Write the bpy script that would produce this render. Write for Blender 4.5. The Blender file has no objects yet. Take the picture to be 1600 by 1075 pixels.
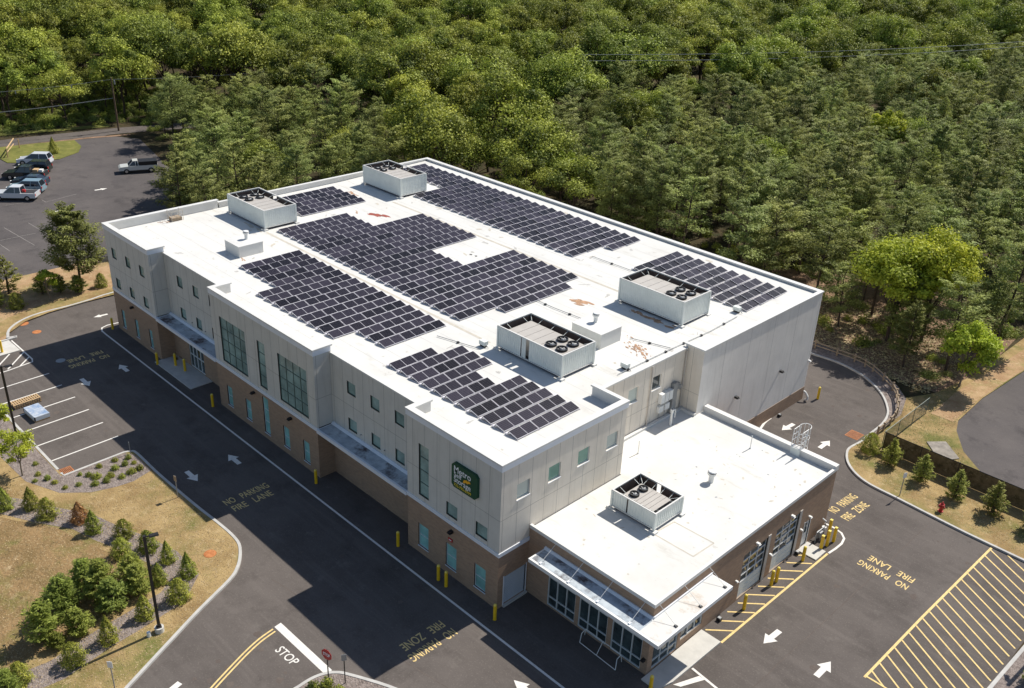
import bpy, math, random
import numpy as np
from mathutils import Vector, Matrix

C = bpy.context.scene.collection
rad = math.radians

# ---------------------------------------------------------------- camera
CAM = np.array([32.812, -33.237, 42.147])
YAW, PIT, ROL = rad(44.326), rad(-26.368), rad(2.465)
fw = Vector((-math.sin(YAW)*math.cos(PIT), math.cos(YAW)*math.cos(PIT), math.sin(PIT)))
rt = Vector((math.cos(YAW), math.sin(YAW), 0)); up = rt.cross(fw)
r2 = rt*math.cos(ROL)+up*math.sin(ROL); u2 = -rt*math.sin(ROL)+up*math.cos(ROL)
cam = bpy.data.cameras.new('camera'); camo = bpy.data.objects.new('camera', cam); C.objects.link(camo)
camo.matrix_world = Matrix(((r2.x, u2.x, -fw.x, CAM[0]), (r2.y, u2.y, -fw.y, CAM[1]), (r2.z, u2.z, -fw.z, CAM[2]), (0, 0, 0, 1)))
cam.sensor_width = 36; cam.sensor_fit = 'HORIZONTAL'; cam.lens = 1479.5/1600*36
cam.clip_start = 1; cam.clip_end = 4000
bpy.context.scene.camera = camo

# ---------------------------------------------------------------- world, sun, exposure
SUN_EL = 49.9
sdir = Vector((0.07, 1.0, 0)).normalized()*math.cos(rad(SUN_EL)) + Vector((0, 0, math.sin(rad(SUN_EL))))
w = bpy.data.worlds.new('World'); bpy.context.scene.world = w; w.use_nodes = True
nt = w.node_tree
sky = nt.nodes.new('ShaderNodeTexSky'); sky.sky_type = 'NISHITA'; sky.sun_disc = False
sky.sun_elevation = rad(SUN_EL); sky.sun_rotation = math.atan2(0.07, 1.0); sky.air_density = 1.0; sky.dust_density = 0.6
bg = nt.nodes['Background']; bg.inputs[1].default_value = 0.092
nt.links.new(sky.outputs[0], bg.inputs[0])
sl = bpy.data.lights.new('sun', 'SUN'); sl.energy = 5.0; sl.angle = rad(0.5); sl.color = (1.0, 0.95, 0.86)
so = bpy.data.objects.new('sun', sl); C.objects.link(so)
so.rotation_euler = sdir.to_track_quat('Z', 'Y').to_euler()
vs = bpy.context.scene.view_settings
vs.view_transform = 'Standard'; vs.look = 'None'; vs.gamma = 1.0; vs.use_curve_mapping = False; vs.exposure = 0.2

# ---------------------------------------------------------------- materials
def mat(name, col, rough=0.8, var=0.0, scale=1.0, col2=None, metal=0.0, bump=0.0, bscale=None, spec=None, objrand=0.0, detail=6, coat=0):
    m = bpy.data.materials.new(name); m.use_nodes = True; t = m.node_tree; N = t.nodes; L = t.links
    b = N['Principled BSDF']; b.inputs['Roughness'].default_value = rough; b.inputs['Metallic'].default_value = metal
    if spec is not None: b.inputs['Specular IOR Level'].default_value = spec
    if coat: b.inputs['Coat Weight'].default_value = coat
    b.inputs['Base Color'].default_value = (*col, 1)
    tc = N.new('ShaderNodeTexCoord')
    if var or col2:
        no = N.new('ShaderNodeTexNoise'); no.inputs['Scale'].default_value = scale; no.inputs['Detail'].default_value = detail
        no.inputs['Roughness'].default_value = 0.65
        L.new(tc.outputs['Object'], no.inputs['Vector'])
        mx = N.new('ShaderNodeMix'); mx.data_type = 'RGBA'
        rp = N.new('ShaderNodeMapRange'); rp.inputs[1].default_value = 0.35; rp.inputs[2].default_value = 0.65
        L.new(no.outputs['Fac'], rp.inputs[0]); L.new(rp.outputs[0], mx.inputs[0])
        if col2 is None:
            a = tuple(c*(1-var) for c in col); d = tuple(min(1, c*(1+var)) for c in col)
        else: a, d = col, col2
        mx.inputs[6].default_value = (*a, 1); mx.inputs[7].default_value = (*d, 1)
        L.new(mx.outputs[2], b.inputs['Base Color'])
    if objrand:
        oi = N.new('ShaderNodeObjectInfo'); hs = N.new('ShaderNodeHueSaturation')
        mr = N.new('ShaderNodeMapRange'); mr.inputs[3].default_value = 1-objrand; mr.inputs[4].default_value = 1+objrand
        L.new(oi.outputs['Random'], mr.inputs[0]); L.new(mr.outputs[0], hs.inputs['Value'])
        src = b.inputs['Base Color'].links[0].from_socket if b.inputs['Base Color'].links else None
        if src: L.new(src, hs.inputs['Color'])
        else: hs.inputs['Color'].default_value = (*col, 1)
        L.new(hs.outputs[0], b.inputs['Base Color'])
    if bump:
        n2 = N.new('ShaderNodeTexNoise'); n2.inputs['Scale'].default_value = bscale or scale*4; n2.inputs['Detail'].default_value = 4
        L.new(tc.outputs['Object'], n2.inputs['Vector'])
        bp = N.new('ShaderNodeBump'); bp.inputs['Strength'].default_value = bump; bp.inputs['Distance'].default_value = 0.05
        L.new(n2.outputs['Fac'], bp.inputs['Height']); L.new(bp.outputs[0], b.inputs['Normal'])
    return m

def layered(name, stops, rough=0.95, bump=0.3, bscale=8):
    """stops: list of (colour, noise scale, lo, hi, detail) mixed one over the other"""
    m = bpy.data.materials.new(name); m.use_nodes = True; t = m.node_tree; N = t.nodes; L = t.links
    b = N['Principled BSDF']; b.inputs['Roughness'].default_value = rough; b.inputs['Specular IOR Level'].default_value = 0.15
    tc = N.new('ShaderNodeTexCoord'); prev = None
    for i, st_ in enumerate(stops):
        col, sc, lo, hi, det = st_[:5]
        if prev is None:
            rgb = N.new('ShaderNodeRGB'); rgb.outputs[0].default_value = (*col, 1); prev = rgb.outputs[0]; continue
        mp = N.new('ShaderNodeMapping'); mp.inputs['Location'].default_value = (13.7*i, 7.1*i, 0)
        if len(st_) > 5: mp.inputs['Scale'].default_value = st_[5]
        L.new(tc.outputs['Object'], mp.inputs[0])
        no = N.new('ShaderNodeTexNoise'); no.inputs['Scale'].default_value = sc; no.inputs['Detail'].default_value = det; no.inputs['Roughness'].default_value = 0.7
        L.new(mp.outputs[0], no.inputs['Vector'])
        rp = N.new('ShaderNodeMapRange'); rp.inputs[1].default_value = lo; rp.inputs[2].default_value = hi
        L.new(no.outputs['Fac'], rp.inputs[0])
        mx = N.new('ShaderNodeMix'); mx.data_type = 'RGBA'; L.new(rp.outputs[0], mx.inputs[0])
        L.new(prev, mx.inputs[6]); mx.inputs[7].default_value = (*col, 1); prev = mx.outputs[2]
    L.new(prev, b.inputs['Base Color'])
    if bump:
        n2 = N.new('ShaderNodeTexNoise'); n2.inputs['Scale'].default_value = bscale; n2.inputs['Detail'].default_value = 5
        L.new(tc.outputs['Object'], n2.inputs['Vector'])
        bp = N.new('ShaderNodeBump'); bp.inputs['Strength'].default_value = bump; bp.inputs['Distance'].default_value = 0.12
        L.new(n2.outputs['Fac'], bp.inputs['Height']); L.new(bp.outputs[0], b.inputs['Normal'])
    return m

def leafmat(name, col, col2, rand=0.25, trans=0.25):
    m = bpy.data.materials.new(name); m.use_nodes = True; t = m.node_tree; N = t.nodes; L = t.links
    out = N['Material Output']; b = N['Principled BSDF']; b.inputs['Roughness'].default_value = 0.6; b.inputs['Specular IOR Level'].default_value = 0.25
    at = N.new('ShaderNodeAttribute'); at.attribute_name = 'tone'
    mx = N.new('ShaderNodeMix'); mx.data_type = 'RGBA'; L.new(at.outputs['Fac'], mx.inputs[0])
    mx.inputs[6].default_value = (*col, 1); mx.inputs[7].default_value = (*col2, 1)
    oi = N.new('ShaderNodeObjectInfo'); hs = N.new('ShaderNodeHueSaturation')
    mr = N.new('ShaderNodeMapRange'); mr.inputs[3].default_value = 1-rand; mr.inputs[4].default_value = 1+rand
    mh = N.new('ShaderNodeMath'); mh.operation = 'MULTIPLY'; mh.inputs[1].default_value = 7.31
    fr = N.new('ShaderNodeMath'); fr.operation = 'FRACT'
    mr2 = N.new('ShaderNodeMapRange'); mr2.inputs[3].default_value = 0.482; mr2.inputs[4].default_value = 0.510
    L.new(oi.outputs['Random'], mr.inputs[0]); L.new(oi.outputs['Random'], mh.inputs[0]); L.new(mh.outputs[0], fr.inputs[0]); L.new(fr.outputs[0], mr2.inputs[0])
    L.new(mr.outputs[0], hs.inputs['Value']); L.new(mr2.outputs[0], hs.inputs['Hue']); L.new(mx.outputs[2], hs.inputs['Color'])
    L.new(hs.outputs[0], b.inputs['Base Color'])
    tr = N.new('ShaderNodeBsdfTranslucent'); L.new(hs.outputs[0], tr.inputs[0])
    ms = N.new('ShaderNodeMixShader'); ms.inputs[0].default_value = trans
    L.new(b.outputs[0], ms.inputs[1]); L.new(tr.outputs[0], ms.inputs[2]); L.new(ms.outputs[0], out.inputs[0])
    return m

def wallmat(name, col, joints):
    """stucco wall; joints = (start, pitch, height of the horizontal joint)"""
    m = mat(name, col, 0.85, 0.05, 0.6, bump=0.15, bscale=30)
    t = m.node_tree; N = t.nodes; L = t.links; b = N['Principled BSDF']
    ge = N.new('ShaderNodeNewGeometry'); sp = N.new('ShaderNodeSeparateXYZ'); L.new(ge.outputs['Position'], sp.inputs[0])
    sn = N.new('ShaderNodeSeparateXYZ'); L.new(ge.outputs['Normal'], sn.inputs[0])
    ab = N.new('ShaderNodeMath'); ab.operation = 'ABSOLUTE'; L.new(sn.outputs[0], ab.inputs[0])
    gt = N.new('ShaderNodeMath'); gt.operation = 'GREATER_THAN'; gt.inputs[1].default_value = 0.5; L.new(ab.outputs[0], gt.inputs[0])
    mx = N.new('ShaderNodeMix'); mx.data_type = 'FLOAT'; L.new(gt.outputs[0], mx.inputs[0]); L.new(sp.outputs[0], mx.inputs[2]); L.new(sp.outputs[1], mx.inputs[3])
    def line(sock, start, pitch, wid):
        a = N.new('ShaderNodeMath'); a.operation = 'SUBTRACT'; a.inputs[1].default_value = start; L.new(sock, a.inputs[0])
        p = N.new('ShaderNodeMath'); p.operation = 'PINGPONG'; p.inputs[1].default_value = pitch/2; L.new(a.outputs[0], p.inputs[0])
        c = N.new('ShaderNodeMath'); c.operation = 'LESS_THAN'; c.inputs[1].default_value = wid; L.new(p.outputs[0], c.inputs[0])
        return c.outputs[0]
    l1 = line(mx.outputs[0], joints[0], joints[1], 0.014)
    l2 = line(sp.outputs[2], joints[2], 50, 0.014)
    mm = N.new('ShaderNodeMath'); mm.operation = 'MAXIMUM'; L.new(l1, mm.inputs[0]); L.new(l2, mm.inputs[1])
    src = b.inputs['Base Color'].links[0].from_socket
    cs = N.new('ShaderNodeCombineXYZ'); L.new(mx.outputs[0], cs.inputs[0]); vz = N.new('ShaderNodeMath'); vz.operation = 'MULTIPLY'; vz.inputs[1].default_value = .07; L.new(sp.outputs[2], vz.inputs[0]); L.new(vz.outputs[0], cs.inputs[1])
    ns = N.new('ShaderNodeTexNoise'); ns.inputs['Scale'].default_value = 2.6; ns.inputs['Detail'].default_value = 6; ns.inputs['Roughness'].default_value = .7; L.new(cs.outputs[0], ns.inputs['Vector'])
    rs = N.new('ShaderNodeMapRange'); rs.inputs[1].default_value = .5; rs.inputs[2].default_value = .78; rs.inputs[4].default_value = .55; L.new(ns.outputs['Fac'], rs.inputs[0])
    mw = N.new('ShaderNodeMix'); mw.data_type = 'RGBA'; L.new(rs.outputs[0], mw.inputs[0]); L.new(src, mw.inputs[6]); mw.inputs[7].default_value = (col[0]*.72, col[1]*.71, col[2]*.68, 1); src = mw.outputs[2]
    md = N.new('ShaderNodeMix'); md.data_type = 'RGBA'; L.new(mm.outputs[0], md.inputs[0]); L.new(src, md.inputs[6]); md.inputs[7].default_value = (col[0]*.42, col[1]*.42, col[2]*.42, 1)
    L.new(md.outputs[2], b.inputs['Base Color'])
    return m

def brickmat(name):
    m = bpy.data.materials.new(name); m.use_nodes = True; t = m.node_tree; N = t.nodes; L = t.links
    b = N['Principled BSDF']; b.inputs['Roughness'].default_value = 0.9; b.inputs['Specular IOR Level'].default_value = 0.2
    ge = N.new('ShaderNodeNewGeometry'); sp = N.new('ShaderNodeSeparateXYZ'); L.new(ge.outputs['Position'], sp.inputs[0])
    ad = N.new('ShaderNodeMath'); ad.operation = 'ADD'; L.new(sp.outputs[0], ad.inputs[0]); L.new(sp.outputs[1], ad.inputs[1])
    cb = N.new('ShaderNodeCombineXYZ'); L.new(ad.outputs[0], cb.inputs[0]); L.new(sp.outputs[2], cb.inputs[1])
    br = N.new('ShaderNodeTexBrick'); br.inputs['Scale'].default_value = 1; br.inputs['Brick Width'].default_value = 0.3; br.inputs['Row Height'].default_value = 0.1
    br.inputs['Mortar Size'].default_value = 0.008
    br.inputs['Color1'].default_value = (0.40, 0.265, 0.175, 1); br.inputs['Color2'].default_value = (0.31, 0.205, 0.14, 1); br.inputs['Mortar'].default_value = (0.33, 0.26, 0.20, 1)
    L.new(cb.outputs[0], br.inputs['Vector'])
    L.new(br.outputs['Color'], b.inputs['Base Color'])
    return m

M = {}
M['stucco'] = wallmat('grey beige stucco', (0.61, 0.585, 0.53), (0.2, 1.22, 6.9))
M['stucco_wide'] = wallmat('beige stucco wide panels', (0.76, 0.72, 0.67), (25.34, 3.62, -5))
M['stucco_tan'] = wallmat('tan stucco', (0.72, 0.655, 0.565), (0.2, 1.22, 6.9))
M['brick'] = brickmat('brown brick')
M['trim'] = mat('white metal trim', (0.74, 0.76, 0.80), 0.5, 0.03, 2)
M['cap'] = mat('white parapet cap', (0.65, 0.64, 0.615), 0.6, 0.05, 1)
M['roof'] = layered('white roof membrane', [((0.66, 0.65, 0.62), 0, 0, 0, 0), ((0.59, 0.575, 0.54), 0.16, 0.48, 0.70, 7), ((0.54, 0.52, 0.475), 0.9, 0.58, 0.72, 8, (.25, 1, 1)), ((0.46, 0.435, 0.39), 1.3, 0.62, 0.72, 7), ((0.33, 0.31, 0.28), 2.6, 0.71, 0.79, 4)], 0.7, 0.05, 3)
M['canopy'] = layered('shaded weathered canopy membrane', [((0.50, 0.55, 0.59), 0, 0, 0, 0), ((0.33, 0.37, 0.41), 1.2, 0.4, 0.62, 6), ((0.10, 0.08, 0.08), 0.6, 0.50, 0.64, 7)], 0.7, 0)  # shade is put into the blue-grey base; the mottling is weathering
M['canopy_sun'] = layered('sunlit canopy membrane', [((0.64, 0.63, 0.60), 0, 0, 0, 0), ((0.46, 0.36, 0.27), 0.6, 0.54, 0.72, 6)], 0.7, 0)  # lit copy of the canopy membrane, sunlight put into its base colour
M['glass'] = mat('dark green glass', (0.26, 0.36, 0.33), 0.10, 0.40, 0.45, spec=0.6)  # noise in the base colour stands in for uneven reflections
M['glass_low'] = mat('pale teal glass', (0.25, 0.50, 0.47), 0.12, 0.3, 0.5, spec=0.6)
M['glass_dark'] = mat('dark shop glass', (0.040, 0.058, 0.062), 0.04, 0.6, 0.8, spec=0.9)
M['glass_sun'] = mat('sunlit green glass', (0.25, 0.43, 0.34), 0.15, 0.2, 0.5, spec=0.6)  # lit copy of the green glass, sunlight put into its base colour
M['glass_cream'] = mat('glass with blind behind', (0.42, 0.48, 0.44), 0.2, 0.1, 0.5, spec=0.6)
M['frame'] = mat('aluminium frame', (0.60, 0.63, 0.63), 0.45)
M['frame_dark'] = mat('dark green frame', (0.09, 0.135, 0.12), 0.4)
M['door_white'] = mat('white roller door', (0.55, 0.60, 0.66), 0.5, 0.03, 1)
M['asphalt'] = layered('asphalt', [((0.104, 0.090, 0.082), 0, 0, 0, 0), ((0.142, 0.123, 0.112), 0.11, 0.38, 0.66, 7), ((0.150, 0.130, 0.118), 1.0, 0.50, 0.72, 5, (.05, 1.1, 1)), ((0.086, 0.074, 0.067), 0.35, 0.50, 0.72, 9), ((0.205, 0.180, 0.160), 9, 0.56, 0.80, 3), ((0.076, 0.066, 0.060), 1.6, 0.60, 0.78, 8), ((0.17, 0.15, 0.135), 0.7, 0.60, 0.74, 9)], 0.95, 0.25, 40)
M['asphalt_old'] = layered('old asphalt', [((0.095, 0.085, 0.084), 0, 0, 0, 0), ((0.130, 0.115, 0.110), 0.09, 0.4, 0.66, 5), ((0.070, 0.063, 0.063), 0.3, 0.52, 0.7, 6), ((0.17, 0.155, 0.148), 7, 0.58, 0.8, 3)], 0.95, 0.3, 30)
M['concrete'] = mat('concrete', (0.55, 0.53, 0.49), 0.9, 0.08, 1.5, bump=0.1, bscale=20)
M['kerb'] = mat('kerb concrete', (0.48, 0.465, 0.44), 0.9, 0.10, 1.2)
M['paint_white'] = mat('white road paint', (0.72, 0.69, 0.64), 0.8, 0.10, 5)
M['paint_yellow'] = mat('yellow road paint', (0.72, 0.53, 0.22), 0.8, 0.14, 5)
M['grass'] = layered('dry grass', [((0.40, 0.285, 0.135), 0, 0, 0, 0), ((0.25, 0.165, 0.075), 0.28, 0.40, 0.62, 9), ((0.15, 0.155, 0.045), 0.17, 0.48, 0.64, 10), ((0.56, 0.43, 0.25), 1.5, 0.55, 0.78, 9), ((0.25, 0.18, 0.08), 5.0, 0.50, 0.80, 8)], 0.98, 0.45, 9)
M['rough'] = layered('rough brown meadow', [((0.30, 0.195, 0.095), 0, 0, 0, 0), ((0.20, 0.135, 0.06), 0.5, 0.40, 0.62, 10), ((0.17, 0.16, 0.05), 0.33, 0.52, 0.68, 10), ((0.50, 0.39, 0.24), 1.1, 0.58, 0.74, 10), ((0.11, 0.08, 0.04), 2.6, 0.54, 0.74, 9)], 0.98, 0.8, 5)
M['grass_green'] = layered('green grass', [((0.19, 0.19, 0.05), 0, 0, 0, 0), ((0.12, 0.13, 0.035), 0.5, 0.42, 0.66, 7), ((0.33, 0.26, 0.11), 0.9, 0.55, 0.78, 7)], 0.98, 0.6, 8)
M['litter'] = layered('forest leaf litter', [((0.045, 0.038, 0.020), 0, 0, 0, 0), ((0.085, 0.060, 0.032), 0.25, 0.42, 0.66, 7), ((0.030, 0.040, 0.014), 0.9, 0.50, 0.7, 6)], 0.98, 1.0, 5)
M['litter_dry'] = layered('dry leaf litter', [((0.20, 0.13, 0.085), 0, 0, 0, 0), ((0.34, 0.22, 0.145), 0.35, 0.42, 0.66, 8), ((0.55, 0.40, 0.28), 1.6, 0.58, 0.76, 8), ((0.055, 0.045, 0.026), 0.9, 0.52, 0.7, 7)], 0.98, 1.0, 5)
M['dirt'] = layered('sandy verge', [((0.44, 0.30, 0.17), 0, 0, 0, 0), ((0.32, 0.195, 0.105), 0.5, 0.40, 0.64, 7), ((0.20, 0.19, 0.06), 0.3, 0.50, 0.68, 8), ((0.58, 0.45, 0.29), 3, 0.56, 0.76, 7)], 0.98, 0.6, 6)
M['mulch'] = layered('grey wood mulch', [((0.30, 0.25, 0.225), 0, 0, 0, 0), ((0.18, 0.145, 0.13), 3.5, 0.42, 0.62, 6), ((0.50, 0.44, 0.40), 7, 0.58, 0.72, 5)], 0.98, 1.0, 10)
M['slab'] = mat('old slab', (0.27, 0.24, 0.205), 0.95, 0.25, 1.5)
M['lining'] = mat('brown screen lining', (0.085, 0.06, 0.05), 0.8, 0.2, 2)  # dark inner faces added to make the screened interior read dark
M['old_paint'] = mat('worn road paint', (0.26, 0.24, 0.22), 0.9, 0.3, 4)
M['bollard'] = mat('yellow bollard plastic', (0.80, 0.50, 0.015), 0.45, 0.06, 3)
M['bollard_top'] = mat('pale yellow cap', (0.85, 0.66, 0.12), 0.45)
M['screen'] = mat('pale green metal screen', (0.72, 0.75, 0.71), 0.45, 0.05, 1.3, metal=0.0)
M['beige_metal'] = mat('beige cabinet', (0.44, 0.41, 0.375), 0.55, 0.06, 1)
M['black'] = mat('black metal', (0.014, 0.014, 0.016), 0.5)
M['dark'] = mat('dark interior', (0.03, 0.028, 0.032), 0.8)
M['grey_metal'] = mat('grey metal', (0.30, 0.31, 0.32), 0.45, 0.05, 2, metal=0.4)
M['white_metal'] = mat('white metal', (0.75, 0.75, 0.73), 0.4, 0.03, 2)
M['pole'] = mat('dark bronze pole', (0.022, 0.018, 0.016), 0.45)
M['rust'] = mat('rusted iron', (0.36, 0.115, 0.03), 0.85, col2=(0.55, 0.22, 0.08), scale=4)
M['pv'] = mat('solar cells', (0.020, 0.017, 0.024), 0.20, objrand=0.8, spec=0.3)  # random value per panel stands in for uneven sky glare
M['pv_frame'] = mat('panel frame', (0.66, 0.64, 0.68), 0.4)
M['pv_line'] = mat('panel gap line', (0.11, 0.095, 0.115), 0.4)
M['sign_green'] = mat('dark green sign face', (0.006, 0.065, 0.030), 0.6)
M['letter_white'] = mat('white lettering', (0.80, 0.82, 0.84), 0.4)
M['letter_yellow'] = mat('yellow lettering', (0.65, 0.50, 0.03), 0.4)
M['sign_orange'] = mat('orange emblem', (0.85, 0.42, 0.015), 0.4)
M['red'] = mat('red paint', (0.45, 0.02, 0.02), 0.4)
M['wood'] = mat('pale wood', (0.50, 0.34, 0.18), 0.8, 0.2, 6)
M['wood_old'] = mat('weathered wood', (0.33, 0.25, 0.17), 0.9, 0.25, 3)
M['wood_pole'] = mat('brown utility pole wood', (0.13, 0.085, 0.055), 0.9, 0.2, 3)
M['bark'] = mat('bark', (0.065, 0.045, 0.032), 0.95, 0.3, 3, bump=0.4, bscale=12)
M['bark_pale'] = mat('pale bark', (0.20, 0.165, 0.125), 0.95, 0.25, 3)
M['tire'] = mat('tyre rubber', (0.012, 0.012, 0.012), 0.9)
M['car_glass'] = mat('car glass', (0.015, 0.02, 0.03), 0.05, spec=0.9)
M['rim'] = mat('alloy rim', (0.5, 0.5, 0.5), 0.3, metal=0.8)
M['fence_slat'] = layered('brown mesh privacy screen', [((0.20, 0.145, 0.08), 0, 0, 0, 0), ((0.09, 0.07, 0.035), 1.8, 0.42, 0.62, 8), ((0.36, 0.28, 0.17), 4, 0.56, 0.72, 8)], 0.9, 0)
M['stain_rust'] = mat('rust stain', (0.42, 0.25, 0.15), 0.9, 0.35, 3)
M['stain_red'] = mat('red brown stain', (0.30, 0.075, 0.05), 0.9, 0.3, 3)
M['stain_pale'] = mat('pale tan stain', (0.52, 0.475, 0.40), 0.9, 0.1, 2)
M['seam'] = mat('roof seam', (0.54, 0.53, 0.51), 0.8, 0.1, 1)
M['dirt_grey'] = mat('grey roof dirt', (0.47, 0.455, 0.43), 0.9, 0.15, 3)
M['leaf_pine'] = leafmat('pine needles', (0.120, 0.150, 0.036), (0.43, 0.48, 0.14), 0.24, 0.34)
M['leaf_decid'] = leafmat('oak leaves', (0.060, 0.092, 0.015), (0.44, 0.49, 0.075), 0.32, 0.24)  # wide tone range puts crown shadows and lit tops into the leaf colour
M['leaf_bright'] = leafmat('bright maple leaves', (0.24, 0.30, 0.026), (0.60, 0.65, 0.07), 0.06, 0.35)
M['leaf_shrub'] = leafmat('evergreen shrub leaves', (0.115, 0.15, 0.026), (0.44, 0.46, 0.085), 0.25, .35)
M['leaf_dark'] = leafmat('dark shrub leaves', (0.125, 0.165, 0.034), (0.46, 0.52, 0.11), 0.2, 0.42)
M['leaf_brown'] = leafmat('browned shrub leaves', (0.34, 0.16, 0.05), (0.50, 0.30, 0.12), 0.1)

# ---------------------------------------------------------------- mesh builder
class MB:
    def __init__(s): s.v = []; s.f = []; s.m = []; s.mats = []
    def mi(s, m):
        if m not in s.mats: s.mats.append(m)
        return s.mats.index(m)
    def face(s, pts, m):
        n = len(s.v); s.v += [tuple(p) for p in pts]; s.f.append(tuple(range(n, n+len(pts)))); s.m.append(s.mi(m))
    def hexa(s, p, m):  # 8 points: bottom 4 ccw, top 4 ccw
        n = len(s.v); s.v += [tuple(q) for q in p]
        for f in ((3, 2, 1, 0), (4, 5, 6, 7), (0, 1, 5, 4), (1, 2, 6, 5), (2, 3, 7, 6), (3, 0, 4, 7)):
            s.f.append(tuple(n+i for i in f)); s.m.append(s.mi(m))
    def box(s, x0, x1, y0, y1, z0, z1, m):
        s.hexa([(x0, y0, z0), (x1, y0, z0), (x1, y1, z0), (x0, y1, z0), (x0, y0, z1), (x1, y0, z1), (x1, y1, z1), (x0, y1, z1)], m)
    def prism(s, poly, z0, z1, m, mside=None):
        n = len(s.v); k = len(poly)
        s.v += [(p[0], p[1], z0) for p in poly]+[(p[0], p[1], z1) for p in poly]
        s.f.append(tuple(range(n+k, n+2*k))); s.m.append(s.mi(m))
        for i in range(k):
            j = (i+1) % k; s.f.append((n+i, n+j, n+k+j, n+k+i)); s.m.append(s.mi(mside or m))
    def tube(s, a, b, r0, r1=None, m='black', n=8, cap=True):
        r1 = r0 if r1 is None else r1
        a = Vector(a); b = Vector(b); d = (b-a).normalized()
        x = d.orthogonal().normalized(); y = d.cross(x); k = len(s.v)
        for p, r in ((a, r0), (b, r1)):
            for i in range(n):
                t = 2*math.pi*i/n; s.v.append(tuple(p+x*r*math.cos(t)+y*r*math.sin(t)))
        for i in range(n):
            j = (i+1) % n; s.f.append((k+i, k+j, k+n+j, k+n+i)); s.m.append(s.mi(m))
        if cap:
            s.f.append(tuple(k+i for i in reversed(range(n)))); s.f.append(tuple(k+n+i for i in range(n))); s.m += [s.mi(m)]*2
    def path(s, pts, r, m, n=8):
        for a, b in zip(pts, pts[1:]): s.tube(a, b, r, r, m, n)
    def ribbon(s, pts, wid, z, m, closed=False):
        P = [Vector((p[0], p[1], 0)) for p in pts]; L = []; R = []; k = len(P)
        for i in range(k):
            if closed: d = (P[(i+1) % k]-P[i-1])
            else: d = P[min(i+1, k-1)]-P[max(i-1, 0)]
            d.normalize(); nrm = Vector((-d.y, d.x, 0)); L.append(P[i]+nrm*wid/2); R.append(P[i]-nrm*wid/2)
        for i in range(k if closed else k-1):
            j = (i+1) % k
            s.face([(R[i].x, R[i].y, z), (R[j].x, R[j].y, z), (L[j].x, L[j].y, z), (L[i].x, L[i].y, z)], m)
    def mesh(s, name):
        me = bpy.data.meshes.new(name); me.from_pydata(s.v, [], s.f)
        for m in s.mats: me.materials.append(M[m])
        me.polygons.foreach_set('material_index', s.m); me.update(); return me
    def build(s, name, parent=None, loc=None, rotz=0):
        o = bpy.data.objects.new(name, s.mesh(name)); C.objects.link(o)
        if parent: o.parent = parent
        if loc: o.location = loc
        if rotz: o.rotation_euler.z = rotz
        return o

def empty(name, loc, label, cat, group=None, rotz=0):
    o = bpy.data.objects.new(name, None); C.objects.link(o); o.location = loc; o.rotation_euler.z = rotz
    o['label'] = label; o['category'] = cat
    if group: o['group'] = group
    return o
def tag(o, label, cat, group=None):
    o['label'] = label; o['category'] = cat
    if group: o['group'] = group
    return o
def struct(o, kind='structure', label=None):
    o['kind'] = kind
    if label: o['label'] = label
    return o
def copy_tree(o, parent=None):
    c = o.copy(); C.objects.link(c)
    if parent: c.parent = parent
    for ch in list(o.children): copy_tree(ch, c)
    return c
def smooth(o):
    o.data.polygons.foreach_set('use_smooth', [True]*len(o.data.polygons)); return o

# ================================================================ SETTING: ground
g = MB(); g.face([(-2500, -1500, -0.06), (1500, -1500, -0.06), (1500, 3000, -0.06), (-2500, 3000, -0.06)], 'litter')
struct(g.build('ground'))
g = MB(); g.face([(x, y, -.03) for x, y in [(-22, 51), (7.5, 51), (8, 58), (7, 72), (-4, 76), (-18, 70), (-30, 58)]], 'litter_dry'); struct(g.build('leaf_litter'))
NE = [(-2.74, 49.37), (-0.29, 48.9), (1.63, 47.93), (3.41, 46.43), (4.78, 44.62), (5.51, 43.12), (5.9, 41.32), (5.97, 39.22), (6.05, 37.19)]
EI = [(5.89, 35.37), (6.26, 34.2), (7.0, 33.1), (8.16, 32.17), (9.61, 31.64), (11.85, 31.5), (14.66, 31.3), (17.1, 31.15), (19.3, 31.1), (24.4, 31.05)]
a = MB(); a.face([(x, y, 0) for x, y in [(-63, 49.2), (-63, -14), (-57, -60), (24.45, -60), (24.45, 31.05)][::1]+EI[::-1][1:]+NE[::-1]+[(-5.44, 49.1)]], 'asphalt')
struct(a.build('driveway'))
# grass and verge areas (raised to kerb height)
KW = [(-63.1, 49.2), (-63.1, 12), (-63.19, 3.12), (-62.89, 0.79), (-62.67, -1.77), (-62.75, -3.8), (-62.6, -5.41), (-62.0, -6.88), (-61.0, -8.09), (-59.98, -8.71), (-59.05, -9.08), (-58.6, -9.98), (-58.6, -30)]
a = MB(); a.prism([(-73.5, 14), (-73.8, -4.5), (-75, -8), (-80, -30)]+KW[::-1][0:11]+[(-63.1, 14)], -0.05, 0.12, 'dirt')
struct(a.build('verge'), label='sandy verge between the two car parks')
a = MB(); a.ribbon([(-63.6, 6), (-63.7, 0), (-63.4, -4), (-62.6, -7), (-60.6, -9.5), (-59.8, -12)], 2.2, 0.135, 'grass'); struct(a.build('grass_verge'))
ISL = [(-32.36, -14.32), (-32.55, -9.6), (-32.35, -9.15), (-31.81, -8.9), (-28.46, -8.95), (-25.44, -8.9), (-22.03, -8.79), (-19.71, -8.65), (-17.85, -8.61), (-16.52, -8.77), (-15.35, -9.37), (-14.39, -10.15), (-13.68, -11.14), (-12.43, -13.94), (-11.12, -16.58), (-10.05, -18.71), (-8.2, -22.4), (-4, -31), (-4, -60)]
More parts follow.
